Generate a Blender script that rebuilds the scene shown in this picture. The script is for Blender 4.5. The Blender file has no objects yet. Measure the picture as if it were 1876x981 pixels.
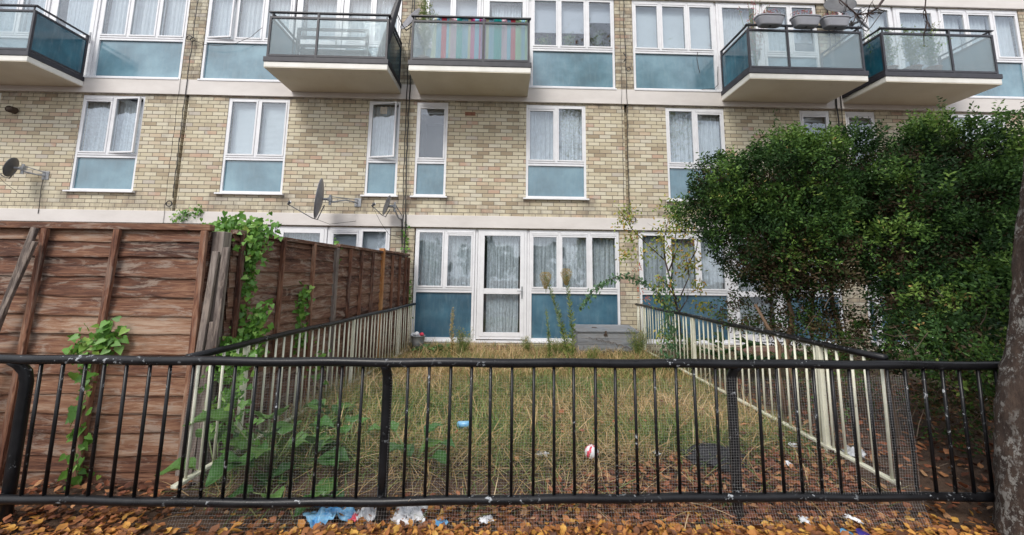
import bpy, math, random
import numpy as np
from mathutils import Vector, Matrix
PI = math.pi
RAD = math.radians
rnd = random.Random(11)
rng = np.random.default_rng(11)
sc = bpy.context.scene
COL = sc.collection

# ------------------------------------------------------------------ camera
def setup_camera():
    f_px, cy, pit, yaw, rol = 699.19, 419.65, .1229, .021, .0125
    cp, sp, c2, s2, c3, s3 = math.cos(pit), math.sin(pit), math.cos(yaw), math.sin(yaw), math.cos(rol), math.sin(rol)
    F = Vector((s2 * cp, c2 * cp, sp)); Rv = Vector((c2, -s2, 0)); U = Rv.cross(F)
    R2 = c3 * Rv + s3 * U; U2 = -s3 * Rv + c3 * U
    cam = bpy.data.cameras.new('camera'); o = bpy.data.objects.new('camera', cam); COL.objects.link(o)
    m = Matrix((R2, U2, -F)).transposed().to_4x4(); m.translation = Vector((1.8794, -7.0924, 1.6))
    o.matrix_world = m
    cam.sensor_fit = 'HORIZONTAL'; cam.sensor_width = 36.0; cam.lens = f_px / 1876 * 36
    cam.shift_y = -(490.5 - cy) / 1876; cam.clip_start = .05; cam.clip_end = 600
    sc.camera = o
setup_camera()

# ------------------------------------------------------------------ sky, sun, exposure
SUN_EL, SUN_ROT = 48, 205
def setup_light():
    w = bpy.data.worlds.new('World'); sc.world = w; w.use_nodes = True
    nt = w.node_tree; nt.nodes.clear(); N = nt.nodes.new; L = nt.links.new
    out = N('ShaderNodeOutputWorld'); bg = N('ShaderNodeBackground'); bg.inputs[1].default_value = .145
    sky = N('ShaderNodeTexSky'); sky.sky_type = 'NISHITA'; sky.sun_disc = False
    sky.sun_elevation = RAD(SUN_EL); sky.sun_rotation = RAD(SUN_ROT); sky.dust_density = 4.0; sky.air_density = 1.0
    tc = N('ShaderNodeTexCoord'); mp = N('ShaderNodeMapping'); mp.inputs['Scale'].default_value = (1, 1, 2.6)
    L(tc.outputs['Generated'], mp.inputs[0])
    no = N('ShaderNodeTexNoise'); no.inputs['Scale'].default_value = 2.2; no.inputs['Detail'].default_value = 6
    L(mp.outputs[0], no.inputs['Vector'])
    rp = N('ShaderNodeValToRGB'); e = rp.color_ramp.elements
    e[0].position = .3; e[0].color = (4.0, 4.3, 4.8, 1); e[1].position = .7; e[1].color = (7.2, 7.4, 7.7, 1)
    L(no.outputs[0], rp.inputs[0])
    mx = N('ShaderNodeMix'); mx.data_type = 'RGBA'; mx.inputs[0].default_value = .82
    L(sky.outputs[0], mx.inputs[6]); L(rp.outputs[0], mx.inputs[7]); L(mx.outputs[2], bg.inputs[0]); L(bg.outputs[0], out.inputs[0])
    s = bpy.data.lights.new('sun', 'SUN'); s.energy = 1.5; s.angle = RAD(22); s.color = (1, .96, .9)
    so = bpy.data.objects.new('sun', s); COL.objects.link(so)
    el, ro = RAD(SUN_EL), RAD(SUN_ROT)
    d = Vector((math.sin(ro) * math.cos(el), math.cos(ro) * math.cos(el), math.sin(el)))   # towards the sun
    so.rotation_euler = d.to_track_quat('Z', 'Y').to_euler(); so.location = (0, -20, 30)
    sc.view_settings.view_transform = 'Standard'; sc.view_settings.look = 'None'
    sc.view_settings.exposure = 0.70; sc.view_settings.gamma = 1; sc.view_settings.use_curve_mapping = False
setup_light()
sc.render.engine = 'CYCLES'
sc.cycles.max_bounces = 10; sc.cycles.diffuse_bounces = 3; sc.cycles.glossy_bounces = 3; sc.cycles.transparent_max_bounces = 24
sc.cycles.transmission_bounces = 4; sc.cycles.caustics_reflective = False; sc.cycles.caustics_refractive = False
sc.cycles.use_denoising = True

# ------------------------------------------------------------------ materials
MATS = {}
class NT:
    def __init__(s, name):
        s.m = bpy.data.materials.new(name); s.m.use_nodes = True; s.t = s.m.node_tree
        s.b = s.t.nodes['Principled BSDF']; s.out = s.t.nodes['Material Output']
        MATS[name] = s.m
        s.tc = None
    def N(s, typ, **kw):
        n = s.t.nodes.new('ShaderNode' + typ)
        for k, v in kw.items():
            if k.startswith('i_'): n.inputs[k[2:].replace('_', ' ')].default_value = v
            elif k.startswith('n_'): n.inputs[int(k[2:])].default_value = v
            else: setattr(n, k, v)
        return n
    def L(s, a, b): s.t.links.new(a, b); return s
    def obj(s, scale=(1, 1, 1), rot=(0, 0, 0)):
        if s.tc is None: s.tc = s.N('TexCoord')
        mp = s.N('Mapping'); mp.inputs['Scale'].default_value = scale; mp.inputs['Rotation'].default_value = rot
        s.L(s.tc.outputs['Object'], mp.inputs[0]); return mp.outputs[0]
    def wpos(s, scale=(1, 1, 1)):
        g = s.N('NewGeometry'); mp = s.N('Mapping'); mp.inputs['Scale'].default_value = scale; s.L(g.outputs['Position'], mp.inputs[0]); return mp.outputs[0]
    def math(s, op, a, b=None, c=None):
        n = s.N('Math', operation=op)
        for i, x in enumerate((a, b, c)):
            if x is None: continue
            if isinstance(x, (int, float)): n.inputs[i].default_value = x
            else: s.L(x, n.inputs[i])
        return n.outputs[0]
    def noise(s, vec, scale, detail=4, rough=.6, dist=0):
        n = s.N('TexNoise'); n.inputs['Scale'].default_value = scale; n.inputs['Detail'].default_value = detail
        n.inputs['Roughness'].default_value = rough; n.inputs['Distortion'].default_value = dist
        s.L(vec, n.inputs['Vector']); return n.outputs[0]
    def ramp(s, fac, stops, interp='LINEAR'):
        n = s.N('ValToRGB'); cr = n.color_ramp; cr.interpolation = interp
        while len(cr.elements) < len(stops): cr.elements.new(.5)
        for e, (p, c) in zip(cr.elements, stops):
            e.position = p; e.color = (c[0], c[1], c[2], 1) if len(c) == 3 else c
        s.L(fac, n.inputs[0]); return n.outputs[0]
    def mix(s, fac, a, b, mode='MIX'):
        n = s.N('Mix', data_type='RGBA', blend_type=mode)
        for i, x in ((0, fac), (6, a), (7, b)):
            if isinstance(x, (int, float)): n.inputs[i].default_value = x
            elif isinstance(x, tuple): n.inputs[i].default_value = (x[0], x[1], x[2], 1)
            else: s.L(x, n.inputs[i])
        return n.outputs[2]
    def maprange(s, v, a, b, c=0., d=1.):
        n = s.N('MapRange'); n.inputs[1].default_value = a; n.inputs[2].default_value = b
        n.inputs[3].default_value = c; n.inputs[4].default_value = d; s.L(v, n.inputs[0]); return n.outputs[0]
    def bump(s, h, strength=.5, dist=.01):
        n = s.N('Bump'); n.inputs['Strength'].default_value = strength; n.inputs['Distance'].default_value = dist
        s.L(h, n.inputs['Height']); s.L(n.outputs[0], s.b.inputs['Normal'])
    def set(s, col=None, rough=None, **kw):
        if col is not None:
            if isinstance(col, tuple): s.b.inputs['Base Color'].default_value = (*col, 1)
            else: s.L(col, s.b.inputs['Base Color'])
        if rough is not None:
            if isinstance(rough, (int, float)): s.b.inputs['Roughness'].default_value = rough
            else: s.L(rough, s.b.inputs['Roughness'])
        for k, v in kw.items(): s.b.inputs[k.replace('_', ' ')].default_value = v
        return s

def mottled(name, c1, c2, scale=6, rough=.6, stretch=(1, 1, 1), bump=0, bscale=None, **kw):
    n = NT(name); v = n.obj(stretch); f = n.noise(v, scale, 6, .65)
    n.set(n.ramp(f, [(.32, c1), (.68, c2)]), rough, **kw)
    if bump: n.bump(n.noise(v, bscale or scale * 4, 4), bump, .004)
    return n.m

def tinted(name, stops, rough=.6, spec=.5, trans=0., fine=0., att='tint', interp='LINEAR', fscale=60):
    """colour picked by the mesh's own per-leaf / per-board random value"""
    n = NT(name); a = n.N('Attribute', attribute_name=att)
    c = n.ramp(a.outputs['Fac'], stops, interp)
    if fine:
        f = n.noise(n.obj(), fscale, 3)
        c = n.mix(fine, c, n.ramp(f, [(.3, (.15, .15, .15)), (.7, (1.5, 1.5, 1.5))]), 'MULTIPLY')
    n.set(c, rough); n.b.inputs['Specular IOR Level'].default_value = spec
    if trans:
        tr = n.N('BsdfTranslucent'); n.L(c, tr.inputs[0]); ms = n.N('MixShader'); ms.inputs[0].default_value = trans
        n.L(n.b.outputs[0], ms.inputs[1]); n.L(tr.outputs[0], ms.inputs[2]); n.L(ms.outputs[0], n.out.inputs[0])
    return n.m

def brick_material():
    n = NT('brick'); v = n.obj(); sep = n.N('SeparateXYZ'); n.L(v, sep.inputs[0])
    u = n.math('ADD', sep.outputs[0], sep.outputs[1]); z = sep.outputs[2]
    wob = n.noise(n.obj((3, 3, 3)), 1.0, 2)
    z = n.math('ADD', z, n.math('MULTIPLY', n.math('SUBTRACT', wob, .5), .006))
    vz = n.math('DIVIDE', n.math('ADD', z, .0085), .075); row = n.math('FLOOR', vz)
    wn0 = n.N('TexWhiteNoise', noise_dimensions='1D'); n.L(row, wn0.inputs['W'])
    off = n.math('ADD', n.math('MULTIPLY', n.math('MODULO', n.math('ADD', row, 100), 2), .5), n.math('MULTIPLY', wn0.outputs[0], .09))
    uu = n.math('ADD', n.math('DIVIDE', u, .225), off); col = n.math('FLOOR', uu)
    fu = n.math('FRACT', uu); fv = n.math('FRACT', vz)
    du = n.math('MULTIPLY', n.math('MINIMUM', fu, n.math('SUBTRACT', 1, fu)), .225)
    dv = n.math('MULTIPLY', n.math('MINIMUM', fv, n.math('SUBTRACT', 1, fv)), .075)
    d = n.math('MINIMUM', du, dv)
    fine = n.noise(v, 90, 3)
    d = n.math('ADD', d, n.math('MULTIPLY', n.math('SUBTRACT', fine, .5), .005))
    face = n.maprange(d, .0036, .0072)
    cx = n.N('CombineXYZ'); n.L(col, cx.inputs[0]); n.L(row, cx.inputs[1])
    wn = n.N('TexWhiteNoise', noise_dimensions='2D'); n.L(cx.outputs[0], wn.inputs[0])
    patch = n.noise(v, 1.1, 3)
    sel = n.math('ADD', wn.outputs[0], n.math('MULTIPLY', n.math('SUBTRACT', patch, .5), .35))
    bc = n.ramp(sel, [(.0, (.37, .30, .21)), (.08, (.46, .385, .275)), (.22, (.55, .485, .35)), (.45, (.61, .55, .41)),
                      (.66, (.655, .60, .46)), (.80, (.60, .555, .45)), (.91, (.57, .47, .34)), (.975, (.52, .36, .27)), (1.0, (.52, .47, .40))])
    grain = n.noise(v, 160, 3, .7)
    bc = n.mix(.32, bc, n.ramp(grain, [(.3, (.45, .42, .38)), (.65, (1.25, 1.25, 1.25))]), 'MULTIPLY')
    mort = n.ramp(n.noise(v, 25, 3), [(.3, (.14, .12, .095)), (.7, (.23, .20, .16))])
    c = n.mix(face, mort, bc)
    # weather stains of the wall: grey runs and sooty courses
    st = n.noise(n.obj((1.6, 1.6, .45)), 1.7, 6, .7)
    c = n.mix(n.maprange(st, .56, .78, 0, .55), c, (.22, .19, .16))
    nearband = n.math('MULTIPLY', n.maprange(z, 4.72, 4.95), n.maprange(n.noise(n.obj((2, 2, 1.2)), 2.6, 5, .7), .38, .7, 0, .85))
    zlow = n.math('MULTIPLY', n.maprange(z, 3.02, 2.80), n.maprange(n.noise(n.obj((2.6, 2.6, .7)), 2.2, 5, .75), .42, .68, 0, .7))
    ax = n.math('ABSOLUTE', n.math('SUBTRACT', n.math('MODULO', n.math('ADD', sep.outputs[0], 4.227 + 84.54), 8.454), 4.227))
    dd = None
    for q in (2.25, 3.48, .11, .81):
        e = n.math('ABSOLUTE', n.math('SUBTRACT', ax, q)); dd = e if dd is None else n.math('MINIMUM', dd, e)
    run = n.math('MULTIPLY', n.maprange(dd, .20, .03), n.math('MULTIPLY', n.maprange(z, 2.70, 3.04), n.math('LESS_THAN', z, 3.09)))
    run = n.math('MULTIPLY', run, n.maprange(n.noise(n.obj((9, 9, 1.2)), 1.6, 5, .7), .3, .62, .1, .85))
    c = n.mix(run, c, (.12, .10, .09))
    c = n.mix(nearband, c, (.13, .11, .095)); c = n.mix(zlow, c, (.2, .17, .145))
    n.set(c, .9); n.b.inputs['Specular IOR Level'].default_value = .2
    n.bump(n.math('ADD', face, n.math('MULTIPLY', grain, .25)), .7, .006)
brick_material()

def two_sided_ior(n, ior):
    g = n.N('NewGeometry'); return n.maprange(g.outputs['Backfacing'], 0, 1, ior, 1 / ior)
def glass_material(name, ior, tint, trans_col):
    n = NT(name); fr = n.N('Fresnel'); n.L(two_sided_ior(n, ior), fr.inputs[0])
    tr = n.N('BsdfTransparent'); tr.inputs[0].default_value = (*trans_col, 1)
    gl = n.N('BsdfGlossy'); gl.inputs['Color'].default_value = (*tint, 1); gl.inputs['Roughness'].default_value = .03
    f = n.noise(n.obj((1, 1, 1)), 2.5, 2)
    b = n.N('Bump'); b.inputs['Strength'].default_value = .25; b.inputs['Distance'].default_value = .02; n.L(f, b.inputs['Height']); n.L(b.outputs[0], gl.inputs['Normal'])
    ms = n.N('MixShader'); n.L(fr.outputs[0], ms.inputs[0]); n.L(tr.outputs[0], ms.inputs[1]); n.L(gl.outputs[0], ms.inputs[2])
    n.L(ms.outputs[0], n.out.inputs[0])
glass_material('glass', 1.9, (.92, .95, 1), (.93, .96, .97))

def spandrel(name, c1, c2):
    n = NT(name); v = n.obj((1, 1, .35)); f = n.noise(v, 1.6, 4)
    g = n.noise(n.obj((6, 6, 1.2)), 3, 4)
    c = n.ramp(n.noise(n.obj((1, 1, 1.1)), 1.3, 5, .6), [(.34, tuple(q * .72 for q in c1)), (.5, c1), (.66, tuple(q * 1.22 for q in c2))])
    c = n.mix(n.maprange(g, .48, .8, 0, .16), c, (.32, .42, .44))
    n.bump(f, .12, .03)
    n.set(c, n.maprange(g, .3, .7, .10, .22)); n.b.inputs['IOR'].default_value = 1.9
spandrel('blue_panel', (.052, .13, .195), (.072, .16, .22))
spandrel('sky_gloss_blue_panel', (.115, .22, .28), (.145, .255, .31))  # upper floor panels: sky gloss painted in as a paler base colour
spandrel('teal_panel', (.012, .085, .13), (.022, .12, .17))  # same balcony glass; the dark seen through it is painted as opaque teal

def frosted():
    n = NT('frosted_glass')
    tr = n.N('BsdfTransparent'); tr.inputs[0].default_value = (.88, .93, .94, 1)
    df = n.N('BsdfDiffuse'); f = n.noise(n.obj((3, 3, 1)), 2.2, 4)
    n.L(n.ramp(f, [(.3, (.50, .60, .65)), (.7, (.62, .71, .75))]), df.inputs[0])
    tl = n.N('BsdfTranslucent'); tl.inputs[0].default_value = (.7, .78, .8, 1)
    m1 = n.N('MixShader'); m1.inputs[0].default_value = .3; n.L(df.outputs[0], m1.inputs[1]); n.L(tl.outputs[0], m1.inputs[2])
    rf = n.N('BsdfRefraction'); rf.inputs['Color'].default_value = (.90, .95, .96, 1); rf.inputs['Roughness'].default_value = .22; rf.inputs['IOR'].default_value = 1.3
    m0 = n.N('MixShader'); m0.inputs[0].default_value = .08; n.L(tr.outputs[0], m0.inputs[1]); n.L(rf.outputs[0], m0.inputs[2])
    m2 = n.N('MixShader'); m2.inputs[0].default_value = .22; n.L(m0.outputs[0], m2.inputs[1]); n.L(m1.outputs[0], m2.inputs[2])
    gl = n.N('BsdfGlossy'); gl.inputs['Roughness'].default_value = .12; fr = n.N('Fresnel'); n.L(two_sided_ior(n, 1.5), fr.inputs[0])
    m3 = n.N('MixShader'); n.L(fr.outputs[0], m3.inputs[0]); n.L(m2.outputs[0], m3.inputs[1]); n.L(gl.outputs[0], m3.inputs[2])
    n.L(m3.outputs[0], n.out.inputs[0])
frosted()

def lace(name, hole, c=(.62, .66, .72), sc1=26, fold=1.0):
    n = NT(name); v = n.obj()
    vo = n.N('TexVoronoi'); vo.inputs['Scale'].default_value = sc1; n.L(n.obj((1, 1, .8)), vo.inputs['Vector'])
    no = n.noise(v, 9, 5, .75); pat = n.math('ADD', n.math('MULTIPLY', vo.outputs['Distance'], .55), no)
    streak = n.noise(n.obj((38, 0, .7)), 1.3, 3)
    k = n.math('ADD', n.math('ADD', n.math('MULTIPLY', pat, .62), .26), n.math('MULTIPLY', n.math('SUBTRACT', streak, .5), 1.3 * fold))
    a = n.maprange(k, .55, 1.05, 0.05, hole)
    df = n.N('BsdfDiffuse'); df.inputs[0].default_value = (*c, 1)
    tl = n.N('BsdfTranslucent'); tl.inputs[0].default_value = (*c, 1)
    m1 = n.N('MixShader'); m1.inputs[0].default_value = .25; n.L(df.outputs[0], m1.inputs[1]); n.L(tl.outputs[0], m1.inputs[2])
    tr = n.N('BsdfTransparent'); m2 = n.N('MixShader'); n.L(a, m2.inputs[0]); n.L(m1.outputs[0], m2.inputs[1]); n.L(tr.outputs[0], m2.inputs[2])
    n.L(m2.outputs[0], n.out.inputs[0])
lace('lace_curtain', .50, (.86, .90, .95)); lace('net_curtain', .28, (.86, .90, .95), 14); lace('white_curtain', .2, (.86, .89, .93), 10)

mottled('white_frame', (.70, .70, .72), (.80, .80, .82), 5, .35)
mottled('band_paint', (.60, .56, .53), (.70, .66, .63), 1.4, .7, (1, 1, 2.5), .15, 30)
def soffit():
    n = NT('cream_paint'); v = n.obj(); f = n.noise(v, 1.5, 5, .6); s = n.noise(v, 7, 6, .75)
    c = n.ramp(f, [(.3, (.66, .60, .48)), (.7, (.76, .71, .60))]); c = n.mix(n.maprange(s, .62, .72, 0, .4), c, (.4, .33, .25))
    n.set(c, .75); n.bump(f, .1, .003)
soffit()
mottled('slab_white', (.70, .68, .62), (.82, .80, .76), 3, .6)
mottled('dark_frame', (.022, .021, .028), (.042, .040, .050), 9, .5)
mottled('bench_paint', (.010, .011, .015), (.02, .02, .026), 9, .6)
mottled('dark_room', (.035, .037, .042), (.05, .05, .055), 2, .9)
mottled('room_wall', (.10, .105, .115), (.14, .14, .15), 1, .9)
mottled('grey_blind', (.44, .46, .52), (.50, .52, .58), 2, .8)
mottled('white_blind', (.66, .70, .74), (.74, .78, .82), 2, .7)
mottled('mesh_wire', (.42, .42, .43), (.62, .62, .62), 30, .45, Metallic=.2)
mottled('black_cable', (.012, .012, .013), (.03, .028, .026), 30, .55)
mottled('dish_grey', (.17, .17, .19), (.25, .25, .27), 8, .45)
mottled('dish_dark', (.06, .06, .065), (.10, .10, .105), 10, .5)
mottled('zinc', (.25, .26, .28), (.42, .43, .45), 14, .5, Metallic=.4)
mottled('clay', (.20, .09, .055), (.30, .14, .09), 20, .9, bump=.4)
mottled('vent_plastic', (.42, .36, .28), (.52, .46, .38), 12, .6)
mottled('planter_plastic', (.27, .275, .31), (.33, .335, .37), 5, .5)
mottled('brown_dark', (.055, .035, .025), (.10, .07, .05), 12, .8, bump=.3)
mottled('step_brick', (.12, .06, .045), (.22, .12, .09), 9, .9, (1, 1, 6), .4)
mottled('asphalt', (.075, .066, .058), (.14, .125, .108), 14, .95, bump=.5, bscale=180)
mottled('road_asphalt', (.045, .045, .047), (.07, .07, .07), 3, .95)
mottled('plastic_blue', (.03, .22, .50), (.25, .50, .68), 16, .3)
mottled('plastic_clear', (.45, .47, .50), (.72, .73, .75), 12, .3)
mottled('plastic_white', (.66, .67, .70), (.8, .8, .82), 8, .5)
mottled('plastic_red', (.55, .02, .06), (.70, .08, .12), 8, .4)
mottled('navy_plastic', (.02, .015, .12), (.04, .03, .25), 8, .35)
mottled('black_cloth', (.008, .009, .011), (.025, .025, .03), 12, .8)
mottled('green_mat', (.07, .16, .10), (.13, .24, .16), 12, .8)

def black_paint():
    n = NT('black_paint'); v = n.wpos(); f = n.noise(v, 7, 5, .7); s = n.noise(v, 34, 4, .7)
    n.b.inputs['Specular IOR Level'].default_value = .28
    c = n.ramp(f, [(.35, (.005, .005, .006)), (.7, (.011, .011, .013))])
    lf = n.noise(v, 2.3, 3)
    c = n.mix(n.math('MULTIPLY', n.maprange(s, .60, .64, 0, .9), n.maprange(lf, .50, .60)), c, (.36, .38, .40))
    n.set(c, n.maprange(f, .3, .7, .22, .42)); n.bump(n.noise(v, 60, 3), .25, .002)
black_paint()
def cream_metal():
    n = NT('cream_metal'); v = n.wpos(); f = n.noise(v, 9, 5, .7); s = n.noise(v, 22, 5, .75)
    c = n.ramp(f, [(.3, (.62, .61, .47)), (.7, (.76, .75, .62))])
    c = n.mix(n.maprange(s, .62, .70, 0, .8), c, (.16, .10, .06))
    n.set(c, .55); n.bump(s, .2, .002)
cream_metal()

def wood(name, stops, axis=0, grey=.35, greycol=(.33, .265, .215)):
    n = NT(name); a = n.N('Attribute', attribute_name='tint')
    st = [(.9, 2.5, 14), (14, 14, .9), (14, .9, 14)][axis]
    v = n.obj(st); g = n.noise(v, 3.6, 7, .72, 1.2)
    broad = n.noise(n.obj([(.7, 1, 3.5), (3, 3, .8), (3, .7, 3.5)][axis]), 1.6, 5, .6, .8)
    k = n.math('ADD', n.math('ADD', n.math('MULTIPLY', n.math('SUBTRACT', g, .5), 1.5), n.math('MULTIPLY', n.math('SUBTRACT', a.outputs['Fac'], .5), .30)), n.math('ADD', n.math('MULTIPLY', n.math('SUBTRACT', broad, .5), 1.1), .5))
    c = n.ramp(k, stops)
    w = n.noise(n.obj([(1.1, 1, 6), (6, 6, 1.1), (6, 1.1, 6)][axis]), 2.8, 7, .75, .9)
    c = n.mix(n.maprange(w, .51, .60, 0, grey), c, greycol)
    kn = n.N('TexVoronoi'); kn.inputs['Scale'].default_value = 2.6; n.L(n.obj([(1, .3, 2.2), (2.2, 2.2, 1), (.3, 1, 2.2)][axis]), kn.inputs['Vector'])
    c = n.mix(n.maprange(kn.outputs['Distance'], .05, .09, .75, 0), c, (.05, .022, .012))
    n.set(c, .75); n.b.inputs['Specular IOR Level'].default_value = .25; n.bump(g, .55, .006)
BR = [(.12, (.036, .017, .013)), (.33, (.092, .041, .027)), (.50, (.165, .076, .046)), (.66, (.245, .13, .078)), (.9, (.36, .25, .18))]
wood('fence_wood', BR, 0, .62)
wood('fence_wood_side', [(p, (c[0] * .85, c[1] * .88, c[2] * .95)) for p, c in BR], 2, .6)
wood('batten_wood', [(p, (c[0] * 1.05, c[1] * 1.0, c[2])) for p, c in BR], 1, .3)
wood('grey_post', [(.2, (.06, .045, .04)), (.5, (.15, .12, .105)), (.8, (.28, .24, .21))], 1, .5)
wood('orange_post', [(.2, (.20, .07, .02)), (.5, (.36, .15, .05)), (.8, (.45, .24, .10))], 1, .1)
wood('chest_wood', [(.2, (.13, .14, .155)), (.5, (.21, .225, .245)), (.85, (.30, .31, .33))], 0, .25, (.20, .16, .12))

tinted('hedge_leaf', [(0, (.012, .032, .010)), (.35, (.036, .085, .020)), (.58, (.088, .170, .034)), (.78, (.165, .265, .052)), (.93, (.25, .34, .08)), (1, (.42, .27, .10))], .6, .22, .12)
tinted('hedge_brown', [(0, (.045, .03, .017)), (.5, (.085, .055, .028)), (.8, (.05, .06, .02)), (1, (.20, .11, .05))], .6, .3, .1)
tinted('vine_leaf', [(0, (.06, .16, .025)), (.5, (.14, .31, .05)), (.85, (.27, .42, .08)), (.95, (.42, .40, .10)), (1, (.36, .20, .06))], .45, .4, .3)
tinted('yellow_leaf', [(0, (.16, .26, .05)), (.5, (.30, .34, .07)), (.8, (.45, .36, .08)), (1, (.50, .18, .05))], .5, .4, .3)
tinted('red_leaf', [(0, (.35, .05, .03)), (.6, (.50, .10, .04)), (1, (.5, .25, .06))], .5, .4, .3)
tinted('grey_green_leaf', [(0, (.05, .12, .05)), (.6, (.10, .20, .09)), (1, (.2, .3, .14))], .5, .4, .25)
tinted('broad_leaf', [(0, (.03, .09, .022)), (.6, (.06, .16, .036)), (1, (.13, .25, .06))], .38, .5, .25, .25)
tinted('grass_blade', [(0, (.06, .13, .025)), (.28, (.13, .22, .05)), (.46, (.24, .26, .09)), (.58, (.40, .27, .12)), (.8, (.52, .36, .18)), (1, (.66, .50, .30))], .6, .35, .25)
tinted('weed_green', [(0, (.10, .17, .04)), (.6, (.20, .27, .07)), (1, (.38, .38, .12))], .6, .3, .25)
tinted('weed_flower', [(0, (.34, .22, .08)), (.6, (.46, .34, .14)), (1, (.5, .45, .24))], .8, .2, .2)
tinted('dry_leaf', [(0, (.10, .045, .025)), (.25, (.22, .09, .04)), (.5, (.40, .16, .05)), (.72, (.55, .27, .06)), (.88, (.64, .38, .09)), (1, (.50, .38, .24))], .55, .35, .2, .35, fscale=35)
tinted('red_dry_leaf', [(0, (.07, .03, .02)), (.3, (.19, .075, .045)), (.55, (.33, .12, .06)), (.75, (.42, .20, .09)), (.9, (.46, .28, .15)), (1, (.50, .42, .32))], .7, .25, .15, .35, fscale=35)
tinted('flower_bits', [(0, (.30, .28, .08)), (.3, (.55, .12, .14)), (.6, (.65, .22, .32)), (.8, (.50, .24, .08)), (1, (.15, .2, .06))], .7, .3, .2)
mottled('stem_green', (.10, .16, .05), (.18, .22, .08), 10, .7)
mottled('stem_brown', (.07, .05, .035), (.14, .10, .07), 14, .85, bump=.4)
mottled('trunk_tan', (.16, .10, .06), (.30, .20, .13), 12, .85, (1, 1, .4), .5)
mottled('twig_dark', (.035, .022, .020), (.07, .045, .04), 16, .8)
def bark():
    n = NT('bark'); v = n.obj((1, 1, .45)); f = n.noise(v, 16, 7, .75); v2 = n.obj((1, 1, .6))
    c = n.ramp(f, [(.3, (.018, .010, .008)), (.55, (.060, .038, .028)), (.75, (.12, .080, .058))])
    li = n.noise(v2, 30, 6, .8); pl = n.noise(n.obj(), 3.0, 2)
    c = n.mix(n.math('MULTIPLY', n.maprange(li, .52, .57, 0, .85), n.maprange(pl, .36, .5)), c, (.29, .28, .26))
    n.set(c, .9); n.bump(n.math('ADD', f, n.math('MULTIPLY', li, .4)), 1.0, .02)
bark()
def soil():
    n = NT('soil'); v = n.obj(); f = n.noise(v, 3.5, 8, .7); g = n.noise(v, 40, 5, .75)
    c = n.ramp(f, [(.3, (.05, .028, .018)), (.55, (.10, .06, .038)), (.75, (.17, .11, .065))])
    c = n.mix(.5, c, n.ramp(g, [(.3, (.3, .3, .3)), (.7, (1.6, 1.5, 1.4))]), 'MULTIPLY')
    n.set(c, .95); n.bump(g, .9, .03)
soil()
def textile():
    n = NT('striped_textile'); v = n.obj(); sep = n.N('SeparateXYZ'); n.L(v, sep.inputs[0])
    x0, x1 = .60, 2.24
    t = n.maprange(sep.outputs[0], x0, x1)
    C = dict(cr=(.62, .58, .36), bl=(.02, .30, .55), rd=(.70, .05, .09), lb=(.22, .50, .66), wp=(.75, .30, .45), te=(.0, .38, .36), pk=(.70, .08, .28), mv=(.46, .22, .50), gy=(.28, .52, .18))
    seq = [(.0, 'cr'), (.02, 'bl'), (.075, 'rd'), (.13, 'lb'), (.16, 'cr'), (.175, 'wp'), (.235, 'te'), (.30, 'bl'), (.36, 'cr'), (.39, 'pk'), (.43, 'lb'), (.48, 'pk'), (.50, 'mv'), (.55, 'cr'), (.585, 'bl'), (.64, 'te'), (.72, 'wp'), (.78, 'lb'), (.82, 'rd'), (.87, 'gy'), (.93, 'bl'), (.97, 'gy')]
    c = n.ramp(t, [(p, C[k]) for p, k in seq], 'CONSTANT')
    wv = n.math('SINE', n.math('MULTIPLY', sep.outputs[2], 110)); wx = n.math('SINE', n.math('MULTIPLY', sep.outputs[0], 190))
    dots = n.math('MULTIPLY', wv, wx)
    zone = n.ramp(t, [(0, (1, 1, 1)), (.075, (0, 0, 0)), (.175, (1, 1, 1)), (.235, (0, 0, 0)), (.30, (1, 1, 1)), (.36, (0, 0, 0)), (.585, (1, 1, 1)), (.64, (0, 0, 0)), (.72, (1, 1, 1)), (.78, (0, 0, 0)), (.87, (1, 1, 1))], 'CONSTANT')
    c = n.mix(n.math('MULTIPLY', n.math('GREATER_THAN', dots, .15), zone), c, (.62, .72, .66))
    n.set(c, .9)
textile()

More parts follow.
